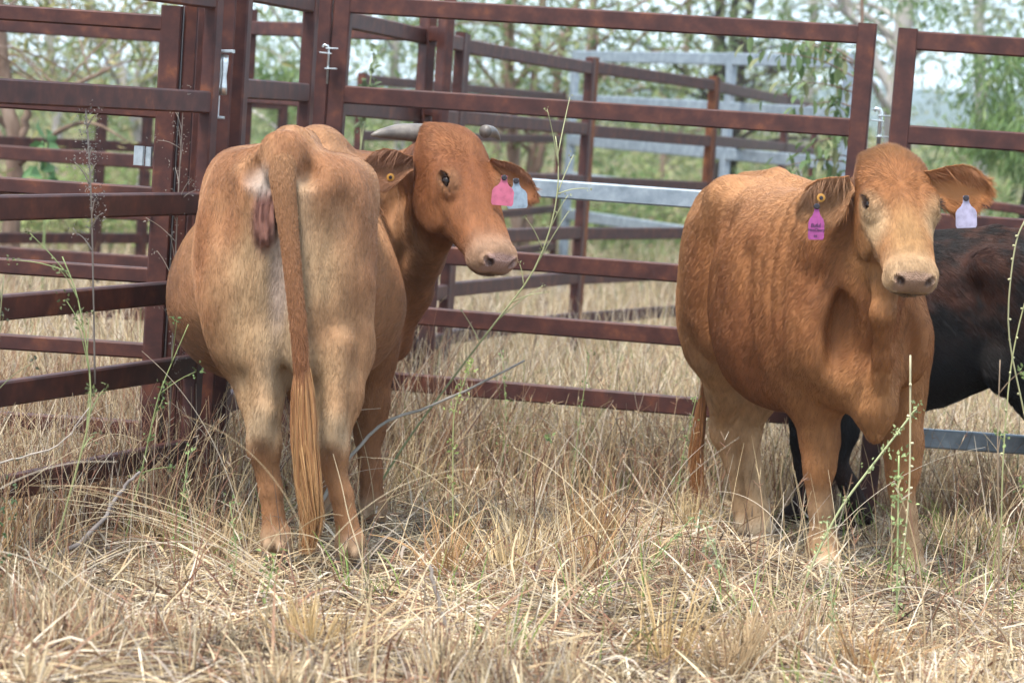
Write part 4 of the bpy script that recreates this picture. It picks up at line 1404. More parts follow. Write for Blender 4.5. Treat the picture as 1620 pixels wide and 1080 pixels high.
# ---- black calf standing behind the tan cow
C3 = cow_frame((2.12, 10.50), (-1.0, .10), slope=0.0)
H3 = head_frame((1.30, -.16, 1.12), (.15, -1), R_(35))
P3 = dict(head=H3, hs=.85, hwid=1.0, shift=.0, wide=.86, leg=1.0, hock_z=.42, hl=(.10, .09), hr=(.0, -.09), fl=(.90, .10), fr=(1.14, -.06),
          crest=([(1.10, 0, 1.14), (1.26, -.06, 1.12), H3.w((.05, 0, -.10))], [.15, .13, .09]),
          throat=([(1.20, 0, .90), (1.30, -.06, .92), H3.w((.17, 0, -.17))], [.16, .12, .075]), polled=True, fine=.010, coarse=.010, smooth=8)
def build_calf():
    C = Frame(C3.o, C3.A[0] * .92, C3.A[1] * .92, C3.A[2] * .92)
    root = empty('calf'); place(root, C3)
    root.scale = (.87, .87, .87)
    tag(root, 'black calf with rusty brown back standing behind the tan cow', 'calf', 'cattle in the yard')
    V, Q = make_body(P3)
    V = V + vnormals(V, Q) * (.012 * (fnoise(V, 8, 3, 9) - .5))[:, None]
    Nv = vnormals(V, Q)
    link('body', np_mesh('body', V, Q, True, col_black(V, H3.l(V), .85)), SKINM, root)
    coat('coat', V, Q, Nv, H3, .85, col_black, int(90000 * HAIR), .030, .012, .012, FURB, root, rad=.0010)
    eyes_for(H3, .85, 1.0, root)
    for t in (-1, 1):
        b = H3.w((.03, t * .09, -.07))
        V_, F_, c_, fr = ear_mesh(b, np.array([-.1, t * .9, -.2]), np.array([.8, t * .3, 0]), .17, .11, .2, (.01, .007, .006), (.03, .015, .01))
        link('ear', np_mesh('ear', V_, F_, True, c_), SKINM, root)
    for key, dx in (('hl', .075), ('hr', .075), ('fl', .035), ('fr', .035)):
        fx, fy = P3[key]
        link('hoof', hoof_mesh((fx + dx, fy, -.002), (1, .05, 0)).mesh('hoof', False), HOOFM, root)
    tail_for([(.08, 0, 1.30), (-.03, 0, 1.26), (-.07, 0, 1.14), (-.08, 0, .9), (-.085, .0, .6)], [.03, .04, .035, .028, .016], (.012, .008, .007), (.008, .006, .005), root, 1500, .6,
             [(-.085, 0, .66), (-.09, 0, .45), (-.085, 0, .2)], 900, [.012, .03, .02], ((.008, .006, .005), (.02, .012, .008)))
    return root

build_cow1()
build_cow2()
build_calf()
# ------------------------------------------------------------ dry grass and straw (nobody could count it: stuff)
STRAWM = attr_mat('dry_straw', rough=0.6, spec=0.2, translucent=0.10)
PAL = np.array([(.52, .405, .255), (.44, .325, .185), (.36, .25, .14), (.27, .150, .090), (.205, .098, .062), (.38, .305, .24), (.60, .50, .375), (.11, .073, .055)])

def palette(n, w):
    w = np.asarray(w, float); w = w / w.sum()
    c = PAL[rng.choice(len(PAL), n, p=w)]
    return c * (.75 + .5 * rng.random((n, 1)))

def blades(x, y, ln, lean, az, curl, k=6, z0=0.0):
    """curved stems: lean from vertical at the root, bending further over by curl"""
    n = len(x)
    t = np.linspace(0, 1, k)
    ang = lean[:, None] + curl[:, None] * t[None] ** 1.4
    kk = np.where(rng.random(n) < .22, rng.normal(0, .55, n), 0.0)
    ang = ang + kk[:, None] * (np.arange(k)[None] >= rng.integers(2, max(3, k), n)[:, None])
    ds = ln[:, None] / (k - 1)
    dh = np.sin(ang) * ds; dv = np.cos(ang) * ds
    h = np.concatenate([np.zeros((n, 1)), np.cumsum(dh[:, 1:], 1)], 1)
    v = np.concatenate([np.zeros((n, 1)), np.cumsum(dv[:, 1:], 1)], 1)
    tw = az[:, None] + rng.normal(0, .16, (n, 1)) * t[None]
    X = x[:, None] + h * np.cos(tw); Y = y[:, None] + h * np.sin(tw)
    g = gz(X, Y)
    Z = np.maximum(gz(x, y)[:, None] + v + np.asarray(z0).reshape(-1, 1), g + .004)
    return np.stack([X, Y, Z], -1)

TAP = np.array([1, .95, .85, .7, .5, .25])

def grass_obj(name, S, r, c, label=None):
    o = hair_obj(name, S, r, c, STRAWM)
    o['kind'] = 'stuff'
    return o

def build_grass():
    # 1. trodden straw lying on the yard floor
    n = 52000
    x = rng.uniform(-3.0, 3.4, n); y = 6.1 + 5.6 * rng.random(n) ** .85
    S = blades(x, y, rng.uniform(.06, .30, n), rng.uniform(1.32, 1.62, n), rng.uniform(0, 2 * np.pi, n), rng.normal(0, .10, n), z0=rng.uniform(.003, .028, n))
    mid = S[:, 3]
    ft = np.minimum.reduce([np.hypot((mid[:, 0] - a) * 1.3, np.where(mid[:, 1] < b, (mid[:, 1] - b) * .4, mid[:, 1] - b)) for a, b in ((-.7, 8.5), (-.46, 8.65), (-.45, 9.6), (1.12, 9.5), (1.36, 9.4), (.85, 10.3))])
    keep = rng.random(n) < .22 + .78 * smoothstep(.08, .22, ft)
    S = S[keep]; x = x[keep]; y = y[keep]; n = len(x)
    c = palette(n, [3, 3.2, 2.4, 1.9, 1.1, 1.8, 1.8, 1.8])
    pt = fnoise(np.stack([x, y, 0 * x], -1), 3.5, 3, 52)
    c *= (.42 + .95 * smoothstep(.30, .66, pt))[:, None]
    r = (rng.uniform(.0009, .0026, n))[:, None] * TAP[None]
    grass_obj('straw_litter', S, r, c)
    # 2. tufts in the yard
    nt_ = 1500
    tx = rng.uniform(-2.9, 3.3, nt_); ty = 6.1 + 5.4 * rng.random(nt_)
    P3_ = np.stack([tx, ty, np.zeros(nt_)], -1)
    keep = fnoise(P3_, 1.7, 2, 41) > .40
    tx, ty = tx[keep], ty[keep]
    m = rng.integers(10, 36, len(tx))
    hgt = .05 + .15 * fnoise(np.stack([tx, ty, 0 * tx], -1), 1.3, 2, 44)
    back = smoothstep(10.3, 11.3, ty)
    hgt = hgt * (1 + .9 * back)
    feet = np.minimum.reduce([np.hypot(tx - a, np.where(ty < b, (ty - b) * .28, ty - b)) for a, b in ((-.7, 8.5), (-.46, 8.65), (-.45, 9.6), (1.12, 9.5), (1.36, 9.4), (.85, 10.3))])
    hgt = hgt * (.25 + .75 * smoothstep(.22, .6, feet))
    left = smoothstep(-.75, -1.35, tx - .35 * (ty - 8.5)) * smoothstep(7.3, 8.2, ty)
    hgt = hgt * (1 + 1.2 * left)
    red = fnoise(np.stack([tx, ty, 0 * tx], -1), 1.1, 2, 47) + .22 * left + .06 * back
    ti = np.repeat(np.arange(len(tx)), m)
    n = len(ti)
    rr = np.abs(rng.normal(0, .035, n)); aa = rng.uniform(0, 2 * np.pi, n)
    x = tx[ti] + rr * np.cos(aa); y = ty[ti] + rr * np.sin(aa)
    az = aa + rng.normal(0, .7, n)
    S = blades(x, y, hgt[ti] * rng.uniform(.5, 1.35, n), np.abs(rng.normal(.12, .22, n)) + rr * 4, az, np.abs(rng.normal(.08, .22, n)))
    c = palette(n, [3, 3, 2.4, 1.4, .8, .8, 1.6, .5])
    rc = PAL[[3]] * (.8 + .5 * rng.random((n, 1)))
    rsel = rng.random(n) < smoothstep(.48, .68, red[ti]) * .75
    c[rsel] = rc[rsel]
    dk = rng.random(n) < .16
    c[dk] *= .5
    tv = .65 + .7 * rng.random(len(tx))
    c *= tv[ti][:, None]
    r = rng.uniform(.0010, .0026, n)[:, None] * TAP[None]
    grass_obj('dry_grass_tufts', S, r, c)
    # tall golden clumps standing out of the litter
    nc = 60
    cx = rng.uniform(-2.7, 3.2, nc); cy = rng.uniform(7.0, 10.9, nc)
    ok = np.ones(nc, bool)
    for a, b in ((-.7, 8.5), (-.46, 8.65), (-.45, 9.6), (1.12, 9.5), (1.36, 9.4), (.85, 10.3)):
        ok &= ~((np.abs(cx - a) < .22) & (cy < b + .1) & (cy > b - 1.3))
    cx, cy = cx[ok], cy[ok]
    m = rng.integers(35, 80, len(cx)); ti = np.repeat(np.arange(len(cx)), m); n = len(ti)
    hh = rng.uniform(.12, .27, len(cx))
    aa = rng.uniform(0, 2 * np.pi, n); rr = np.abs(rng.normal(0, .045, n))
    S = blades(cx[ti] + rr * np.cos(aa), cy[ti] + rr * np.sin(aa), hh[ti] * rng.uniform(.5, 1.3, n), np.abs(rng.normal(.10, .15, n)) + rr * 4, aa + rng.normal(0, .5, n), np.abs(rng.normal(.10, .25, n)))
    base = np.array([(.46, .31, .145), (.38, .225, .105), (.50, .37, .20), (.36, .245, .135)])[rng.integers(0, 4, len(cx))]
    c = base[ti] * (.6 + .8 * rng.random((n, 1)))
    grass_obj('golden_grass_clumps', S, rng.uniform(.0012, .0028, n)[:, None] * TAP[None], c)
    # flat dry leaf blades, bent and lying among the stems
    n = 8500
    x = rng.uniform(-2.9, 3.3, n); y = 6.2 + 5.0 * rng.random(n)
    S = blades(x, y, rng.uniform(.07, .24, n), rng.uniform(.5, 1.6, n), rng.uniform(0, 2 * np.pi, n), np.abs(rng.normal(.5, .7, n)), k=5, z0=rng.uniform(.005, .03, n))
    D = np.gradient(S, axis=1); D /= np.linalg.norm(D, axis=2)[:, :, None] + 1e-9
    sd_ = np.cross(D, np.stack([rng.normal(0, .6, n), rng.normal(0, .6, n), np.ones(n)], -1)[:, None, :]); sd_ /= np.linalg.norm(sd_, axis=2)[:, :, None] + 1e-9
    wv = rng.uniform(.0016, .0042, n)[:, None, None] * np.array([.7, 1, .95, .7, .1])[None, :, None]
    V = np.stack([S - sd_ * wv, S + sd_ * wv], 2).reshape(-1, 3)
    i0 = (np.arange(n) * 10)[:, None] + (np.arange(4) * 2)[None]
    F = np.stack([i0, i0 + 1, i0 + 3, i0 + 2], -1).reshape(-1, 4)
    cc = palette(n, [3, 2.4, 1.8, 2.0, 1.4, 1.6, 2.2, .8])
    ob = link('dry_leaf_blades', np_mesh('dry_leaf_blades', V, F, True, np.repeat(cc, 10, 0)), STRAWM)
    ob['kind'] = 'stuff'
    # 3. tall seed stems along the fences and in the yard corners
    n = 12000
    u = rng.random(n)
    x = rng.uniform(-2.9, 3.4, n); y = rng.uniform(7.2, 11.4, n)
    w = np.maximum(smoothstep(10.4, 11.1, y), np.exp(-((x + 1.20 - .50 * (y - 9.0)) / .30) ** 2) * (x < -.72))
    w = np.maximum(w, .05 + .35 * smoothstep(1.45, 2.0, x) * smoothstep(8.2, 9.2, y))
    keep = rng.random(n) < w
    x, y = x[keep], y[keep]; n = len(x)
    S = blades(x, y, rng.uniform(.18, .52, n), np.abs(rng.normal(.08, .2, n)), rng.uniform(0, 2 * np.pi, n), np.abs(rng.normal(.25, .4, n)))
    c = palette(n, [2, 2.4, 2.2, 2.6, 2.2, 1.2, 1, 1.2])
    r = rng.uniform(.0010, .0022, n)[:, None] * TAP[None]
    grass_obj('tall_grass_stems', S, r, c)
    # seed heads on some of them
    k = rng.random(n) < .45
    tip = S[k][:, -1]; d = S[k][:, -1] - S[k][:, -2]
    d /= np.linalg.norm(d, axis=1)[:, None]
    nn = len(tip)
    rep = 5
    T = np.repeat(tip, rep, 0) - np.repeat(d, rep, 0) * rng.uniform(0, .07, (nn * rep, 1))
    D = np.repeat(d, rep, 0) + rng.normal(0, .45, (nn * rep, 3))
    D /= np.linalg.norm(D, axis=1)[:, None]
    L_ = rng.uniform(.015, .04, nn * rep)
    Sh = T[:, None] + D[:, None] * (L_[:, None, None] * np.linspace(0, 1, 3)[None, :, None])
    grass_obj('grass_seed_heads', Sh, np.full((nn * rep, 3), .0008) * np.array([1, 1.3, .5]), palette(nn * rep, [1, 2, 2, 3, 2, 1, 1, 1]))
    # 4. long pale stems arching through the foreground
    n = 150
    x = rng.uniform(-2.6, 3.0, n); y = rng.uniform(6.4, 9.6, n)
    S = blades(x, y, rng.uniform(.35, .85, n), rng.uniform(.15, .8, n), rng.uniform(0, 2 * np.pi, n), rng.uniform(.5, 1.5, n), k=9)
    xb, yb = -.60 + rng.normal(0, .05, 16), 8.05 + rng.normal(0, .05, 16)
    Sb = blades(xb, yb, rng.uniform(.5, .85, 16), rng.uniform(.75, 1.0, 16), np.pi + rng.normal(0, .16, 16), rng.uniform(.5, .9, 16), k=9)
    S = np.concatenate([S, Sb]); n += 16
    grass_obj('arching_straw', S, rng.uniform(.0011, .0019, n)[:, None] * np.linspace(1, .3, 9)[None], palette(n, [3, 2, 1, .6, .3, .3, 4, 0]))
    # green blades
    n = 800
    cx = rng.uniform(-2.4, 2.8, 60); cy = rng.uniform(6.4, 11.3, 60)
    ci = rng.integers(0, 60, n)
    x = cx[ci] + rng.normal(0, .06, n); y = cy[ci] + rng.normal(0, .06, n)
    S = blades(x, y, rng.uniform(.06, .24, n), np.abs(rng.normal(.25, .25, n)), rng.uniform(0, 2 * np.pi, n), np.abs(rng.normal(.4, .4, n)))
    c = np.array([(.13, .20, .05)]) * (.6 + .9 * rng.random((n, 1))) + np.array([(.10, .07, .02)]) * rng.random((n, 1))
    grass_obj('green_grass_blades', S, rng.uniform(.0012, .0024, n)[:, None] * TAP[None], c)
    # 5. uncropped dry grass beyond the back fence
    n = 52000
    y = 11.2 + 17 * rng.random(n) ** 1.5
    x = (rng.uniform(-1, 1, n)) * (2.6 + (y - 7) * .24) + .1
    nearl = (y < 11.6) & (x < -1.2) & (rng.random(n) < .5)
    S = blades(x, y, rng.uniform(.20, .62, n) * (1 - .25 * smoothstep(14, 26, y)), np.abs(rng.normal(.08, .2, n)), rng.uniform(0, 2 * np.pi, n), np.abs(rng.normal(.4, .5, n)))
    c = palette(n, [3.4, 3, 2, .9, .5, 1.6, 3, .7]) * 1.02
    gsel = rng.random(n) < .07
    c[gsel] = np.array([.16, .20, .07]) * (.6 + .8 * rng.random((gsel.sum(), 1)))
    r = (rng.uniform(.0013, .0027, n) * (1 + .05 * (y - 11)))[:, None] * TAP[None]
    grass_obj('dry_paddock_grass', S, r, c)
    # left, between the near panel and the panel behind
    n = 16000
    x = rng.uniform(-4.2, -1.0, n); y = rng.uniform(7.6, 11.8, n)
    keep = (x + 1.30 - .47 * (y - 9.0)) < -.02
    x, y = x[keep], y[keep]; n = len(x)
    S = blades(x, y, rng.uniform(.15, .55, n), np.abs(rng.normal(.08, .22, n)), rng.uniform(0, 2 * np.pi, n), np.abs(rng.normal(.4, .5, n)))
    grass_obj('dry_grass_outside_yard', S, rng.uniform(.0009, .0018, n)[:, None] * TAP[None], palette(n, [2.6, 2.8, 2.2, 1.8, 1.2, 1.4, 1.8, 1]))
    # 6. far grass
    n = 42000
    y = 26 + 60 * rng.random(n) ** 1.6
    x = rng.uniform(-1, 1, n) * (3 + y * .27)
    S = blades(x, y, rng.uniform(.25, .6, n), np.abs(rng.normal(.1, .2, n)), rng.uniform(0, 2 * np.pi, n), np.abs(rng.normal(.4, .4, n)), k=4)
    c = palette(n, [3, 2, 1.4, .4, .2, 2, 3, .4])
    gsel = rng.random(n) < .45
    c[gsel] = np.array([.17, .21, .07]) * (.7 + .8 * rng.random((gsel.sum(), 1)))
    grass_obj('far_paddock_grass', S, (rng.uniform(.002, .0035, n) * (1 + .02 * (y - 26)))[:, None] * np.array([1, .9, .7, .3])[None], c)
build_grass()
# ------------------------------------------------------------ single weeds, twigs and sticks
LEAFM = attr_mat('weed_leaf', rough=0.55, spec=0.3, translucent=0.3)
STEMM = attr_mat('weed_stem', rough=0.6, spec=0.25)

def bez(pts, n=16):
    P = np.asarray(pts, float)
    t0 = np.linspace(0, 1, len(P)); t = np.linspace(0, 1, n)
    Q = np.stack([np.interp(t, t0, P[:, i]) for i in range(3)], -1)
    for _ in range(3):
        Q[1:-1] = .25 * Q[:-2] + .5 * Q[1:-1] + .25 * Q[2:]
    return Q

def leaf_vf(p, d, up, ln, wd, fold=.25):
    """one folded leaf: 6 verts, 4 quads-ish"""
    d = unit(d); s = np.cross(d, up); s = s / (np.linalg.norm(s) + 1e-9); u = np.cross(s, d)
    V = [p, p + d * ln * .35 + s * wd * .5 + u * fold * wd, p + d * ln * .35 - u * fold * wd * .3, p + d * ln * .35 - s * wd * .5 + u * fold * wd,
         p + d * ln * .75 + s * wd * .36 + u * fold * wd * .6, p + d * ln * .72 - u * fold * wd * .3, p + d * ln * .75 - s * wd * .36 + u * fold * wd * .6, p + d * ln - u * wd * .3]
    F3 = [[0, 2, 1], [0, 3, 2], [4, 5, 7], [5, 6, 7]]
    F4 = [[1, 2, 5, 4], [2, 3, 6, 5]]
    return V, F3, F4

def weed(label, pts, r0, r1, stem_a, stem_b, clusters=(), leaf_col=(.20, .26, .08), lsize=.018, twigs=0, twig_len=.10, nodes=0, name='weed', cat='weed', seed=0, group=None, leaf_n=9, spread=.02):
    R = np.random.default_rng(seed + 100)
    P = bez(pts, 22)
    base = P[0].copy()
    root = empty(name, base)
    tag(root, label, cat, group)
    P = P - base
    t = np.linspace(0, 1, len(P))
    mb_ = MB()
    V, F, c = tube_vf(P, np.interp(t, [0, 1], [r0 * .8, r1 * .8]), 7)
    cols = np.array(stem_a)[None] + (np.array(stem_b) - np.array(stem_a))[None] * np.repeat(t, 7)[:, None]
    mb_.V.append(V); mb_.C.append(cols)
    for f in F + c: mb_.F.setdefault(len(f), []).append(f)
    mb_.n = len(V)
    link('stem', mb_.mesh('stem'), STEMM, root)
    T = np.gradient(P, axis=0)
    tips = []
    if twigs:
        for i in range(twigs):
            u = .35 + .62 * (i + R.random() * .7) / twigs
            j = int(u * (len(P) - 1))
            p = P[j]
            d = unit(unit(T[j]) + R.normal(0, .65, 3) * [1, .5, .6])
            l = twig_len * (.5 + R.random())
            q = [p, p + d * l * .5 + np.array([0, 0, .01]), p + d * l + np.array([0, 0, .02 * R.random() - .015])]
            mb_ = MB(); mb_.tube(bez(q, 7), np.linspace(r1 * .9, r1 * .45, 7), 5, True, col=stem_b)
            link('twig', mb_.mesh('twig'), STEMM, root)
            tips.append(q[-1])
    mb_ = MB()
    spots = [P[min(int(u * (len(P) - 1)), len(P) - 1)] for u in clusters] + tips
    if spots:
        for sp in spots:
            for k in range(int(leaf_n * 1.8)):
                d = unit(R.normal(0, 1, 3) + [0, 0, .5])
                V, F3, F4 = leaf_vf(sp + R.normal(0, spread * .5, 3), d, R.normal(0, 1, 3), lsize * .72 * (.6 + .8 * R.random()), lsize * .62 * (.5 + .4 * R.random()))
                mb_.add(V, F3, F4, col=(np.array(leaf_col) * .82 + .02) * (.6 + .8 * R.random()))
        o = link('leaves', mb_.mesh('leaves'), LEAFM, root)
        o['kind'] = 'stuff'
    if nodes:
        mb_ = MB()
        for k in range(nodes):
            j = int((.15 + .85 * (k + .3) / nodes) * (len(P) - 1))
            d = unit(R.normal(0, 1, 3) * [1, .6, .3])
            p = P[j]
            rr = np.interp(t[j], [0, 1], [r0, r1])
            mb_.tube([p, p + d * rr * 1.5, p + d * rr * 2.6, p + d * rr * 3.0], [rr * .9, rr * 1.3, rr * 1.1, rr * .3], 6, True, col=np.array(stem_b) * (.9 + .4 * R.random()))
        o = link('buds', mb_.mesh('buds'), STEMM, root)
        o['kind'] = 'stuff'
    return root

G1, G2 = (.17, .20, .075), (.27, .29, .12)
DRY, DRY2 = (.34, .27, .16), (.42, .35, .22)
weed('tall green weed with twiggy dry branches in front of the galvanised rail', [(-.50, 9.95, -.03), (-.356, 10.0, .247), (-.233, 10.0, .435), (-.05, 10.0, .716), (.073, 10.0, .881), (.128, 10.0, 1.109), (.125, 10.0, 1.266), (.105, 10.0, 1.36)],
     .0055, .0025, (.20, .22, .10), (.36, .36, .19), clusters=(.62, .72, .8), leaf_col=(.26, .27, .12), lsize=.012, twigs=11, twig_len=.16, seed=1, leaf_n=3, spread=.012)
weed('slim weed with bright yellow-green leaf tips beside the horned cow', [(-.13, 8.6, -.02), (-.150, 8.6, .27), (-.165, 8.6, .521), (-.12, 8.6, .669)], .0035, .0018, (.28, .26, .11), G2,
     clusters=(.25, .42, .55, .68, .8, .9, .96, 1.0), leaf_col=(.31, .37, .10), lsize=.017, seed=2, leaf_n=6)
weed('leaning pale green weed crossing in front of the tan cow\'s legs', [(.93, 8.72, -.02), (.983, 8.75, .126), (1.05, 8.75, .289), (1.173, 8.75, .475), (1.261, 8.75, .609)], .0055, .004, (.30, .31, .15), (.36, .38, .20),
     clusters=(.12, .3, .42, .55, .68, .8, .9, .96, 1.0), leaf_col=(.33, .38, .16), lsize=.018, seed=3, leaf_n=7, nodes=5)
weed('upright dry stalk with buds before the tan cow\'s brisket', [(1.24, 8.7, -.02), (1.248, 8.7, .15), (1.252, 8.7, .35), (1.241, 8.7, .525), (1.222, 8.7, .775)], .0035, .004, (.38, .34, .18), (.42, .37, .23), nodes=9, seed=4)
weed('leafy pale green weed standing before the tan cow\'s front leg', [(1.162, 8.1, -.03), (1.154, 8.1, .10), (1.142, 8.1, .295), (1.127, 8.1, .532)], .0042, .003, (.24, .26, .12), (.34, .40, .17), clusters=(.3, .45, .55, .65, .75, .82, .88, .94, 1.0),
     leaf_col=(.32, .40, .15), lsize=.020, seed=5, leaf_n=8, spread=.028)
weed('tall budded stem curving up in front of the black calf', [(1.80, 9.2, -.03), (1.734, 9.2, .355), (1.669, 9.2, .599), (1.592, 9.2, .842), (1.600, 9.2, 1.129), (1.63, 9.2, 1.2)], .0042, .003, (.26, .25, .12), (.37, .35, .2), nodes=14, seed=6)
weed('second tall stem bending at the right edge before the calf', [(1.63, 9.1, -.03), (1.60, 9.1, .40), (1.60, 9.1, .75), (1.64, 9.1, 1.0), (1.72, 9.1, 1.15)], .0038, .0025, (.27, .27, .12), (.35, .34, .18), nodes=8, seed=7)
weed('green weed with dark seed heads rising through the left panel', [(-1.285, 8.0, -.02), (-1.23, 8.0, .25), (-1.166, 8.0, .537), (-1.227, 8.0, .839), (-1.28, 8.0, .95)], .0042, .002, (.26, .24, .11), (.24, .29, .12), clusters=(.55, .75), leaf_col=(.13, .15, .05),
     lsize=.016, twigs=9, twig_len=.12, seed=8, leaf_n=5, spread=.02)
weed('bushy dark-headed weed at the left edge of the picture', [(-1.55, 8.1, -.02), (-1.50, 8.1, .3), (-1.47, 8.1, .62), (-1.46, 8.1, .88)], .004, .002, (.22, .2, .09), (.2, .2, .1), leaf_col=(.07, .075, .035), lsize=.017, twigs=8, twig_len=.12, seed=9, leaf_n=6)
weed('dead forked weed with dark brown stem in the open straw', [(.117, 8.5, -.02), (.11, 8.5, .15), (.095, 8.5, .319), (.10, 8.5, .36), (.134, 8.5, .456)], .003, .0015, (.06, .022, .015), (.09, .035, .02), seed=10, twigs=1, twig_len=.16)
weed('grey dead weed plume hanging on the left corner posts', [(-1.30, 8.9, .50), (-1.325, 8.9, .85), (-1.34, 8.9, 1.05), (-1.355, 8.9, 1.20), (-1.375, 8.9, 1.36)], .004, .003, (.20, .16, .13), (.27, .22, .18), clusters=tuple(np.linspace(.45, 1, 14)),
     leaf_col=(.30, .26, .22), lsize=.011, twigs=8, twig_len=.07, seed=11, leaf_n=9, spread=.035)
weed('wiry grey dead weed tangled along the inner corner post', [(-1.13, 9.55, -.05), (-1.14, 9.55, .5), (-1.15, 9.55, 1.0), (-1.15, 9.55, 1.42)], .004, .002, (.20, .16, .12), (.26, .21, .17), clusters=tuple(np.linspace(.3, 1, 12)), leaf_col=(.28, .24, .2),
     lsize=.010, twigs=16, twig_len=.11, seed=12, leaf_n=6, spread=.03)
weed('green leafy weed low at the left panel post', [(-1.17, 8.75, -.02), (-1.12, 8.75, .25), (-1.08, 8.75, .5), (-1.0, 8.75, .72)], .004, .002, (.2, .22, .09), (.24, .27, .11), clusters=(.35, .5, .62, .75), leaf_col=(.15, .22, .07), lsize=.018, twigs=4, seed=13, leaf_n=6)
weed('dark green feathery seedling low at the left edge', [(-1.42, 7.7, -.02), (-1.40, 7.7, .12), (-1.37, 7.7, .28)], .003, .002, (.12, .15, .05), (.12, .18, .06), clusters=(.4, .6, .8, 1.0), leaf_col=(.08, .14, .045), lsize=.022, seed=14, leaf_n=16, spread=.06)
weed('pale green weed leaning in the foreground straw', [(.71, 7.6, -.02), (.68, 7.6, .08), (.641, 7.6, .183), (.546, 7.6, .366)], .0032, .002, (.33, .31, .16), (.36, .38, .2), clusters=(.85, .92, 1.0), leaf_col=(.33, .38, .2), lsize=.016, seed=15, leaf_n=8)
weed('thin green weed in the right foreground straw', [(.95, 7.6, -.02), (.93, 7.6, .08), (.906, 7.6, .183), (.878, 7.6, .40)], .003, .002, (.3, .28, .13), (.33, .36, .18), clusters=(.4, .55, .7, .85, 1.0), leaf_col=(.32, .38, .17), lsize=.015, seed=16, leaf_n=6)
weed('small green weed in the left foreground', [(-.62, 7.45, -.02), (-.61, 7.45, .10), (-.59, 7.45, .22)], .003, .002, (.2, .12, .07), (.25, .28, .1), clusters=(.5, .7, .85, 1.0), leaf_col=(.26, .34, .1), lsize=.018, seed=17, leaf_n=7, spread=.03)
weed('brown leafless stalk in the right foreground', [(1.42, 7.9, -.02), (1.40, 7.9, .3), (1.37, 7.9, .62), (1.36, 7.9, .84)], .003, .0018, (.2, .13, .08), (.28, .2, .13), seed=18, twigs=3)
weed('leafy weed stem rising behind the back fence near the horn', [(-.80, 13.0, -.1), (-.78, 13.0, .8), (-.74, 13.0, 1.3), (-.71, 13.0, 1.66)], .006, .003, (.3, .26, .16), (.26, .3, .14), clusters=(.72, .8, .86, .92, 1.0), leaf_col=(.14, .19, .08), lsize=.055, seed=19, leaf_n=4, twigs=3, twig_len=.16)
for i, (x, y, h) in enumerate([(.42, 8.2, .3), (1.75, 8.4, .35), (-.75, 7.9, .3), (.62, 10.2, .45), (2.0, 9.6, .5), (.25, 10.6, .55), (-.02, 10.9, .5), (-.95, 8.2, .4), (1.9, 7.9, .5)]):
    weed(['short green weed in the open straw between the two cattle', 'green weed in straw right of the tan cow\'s hoof', 'thin weed left of the horned cow\'s hind hoof', 'green weed near the rear hooves of the tan cow', 'leggy weed under the black calf\'s belly',
          'green weed by the bottom rail between the cattle', 'second green weed along the bottom rail between the cattle', 'short weed under the left panel\'s bottom rail', 'dry green weed at the lower right edge'][i],
         [(x, y, float(gz(x, y)) - .02), (x + .02, y, h * .5), (x + rng.normal(0, .05), y, h)], .0028, .0016, (.25, .24, .11), (.27, .33, .13), clusters=(.4, .55, .7, .85, 1.0), leaf_col=(.22, .30, .10), lsize=.015, seed=30 + i, leaf_n=6, spread=.022)

# sticks
def stick(label, pts, r0, r1, col, name='dead_branch', seed=0, twigs=()):
    P = bez(pts, 18)
    base = P[0].copy(); P = P - base
    R = np.random.default_rng(seed)
    P[1:-1] += R.normal(0, .003, P[1:-1].shape)
    root = empty(name, base); tag(root, label, 'branch')
    mb_ = MB(); mb_.tube(P, np.linspace(r0, r1, len(P)), 8, True)
    link('wood', mb_.mesh('wood'), noise_mat('grey_wood', [(.3, tuple(.6 * np.array(col))), (.6, col), (.8, tuple(1.3 * np.array(col)))], 25, rough=.85, spec=.15, bump=.4, bscale=120), root)
    for q in twigs:
        mb_ = MB(); mb_.tube(bez(np.array(q) - base, 8), np.linspace(r1 * .9, r1 * .4, 8), 6, True)
        link('twig', mb_.mesh('twig'), noise_mat('grey_twig', [(.3, tuple(.7 * np.array(col))), (.7, col)], 25, rough=.85, spec=.15), root)
    return root
stick('long bare grey branch leaning out of the straw beside the horned cow', [(-.60, 9.35, .10), (-.531, 9.4, .24), (-.418, 9.5, .375), (-.223, 9.6, .440), (.047, 9.7, .592)], .0072, .0038, (.30, .27, .23), seed=1)
stick('short weathered grey stick standing up in the foreground straw', [(-.085, 7.35, -.05), (-.115, 7.42, .05), (-.15, 7.45, .14), (-.182, 7.5, .225)], .0065, .005, (.20, .165, .14), seed=2)
stick('grey fallen branch under the left panel', [(-1.36, 8.3, .0), (-1.20, 8.35, .12), (-1.13, 8.4, .24), (-1.08, 8.4, .30)], .008, .004, (.26, .22, .20), seed=3)
stick('thin pale twig arching through the left panel', [(-1.62, 8.0, .33), (-1.40, 8.0, .36), (-1.25, 8.0, .42), (-1.18, 8.0, .53)], .003, .0015, (.45, .38, .32), seed=4)
stick('brown stick lying in straw between the two cattle', [(.30, 9.5, .03), (.55, 9.55, .05), (.85, 9.6, .04), (1.0, 9.4, .03)], .005, .003, (.30, .22, .15), seed=5)
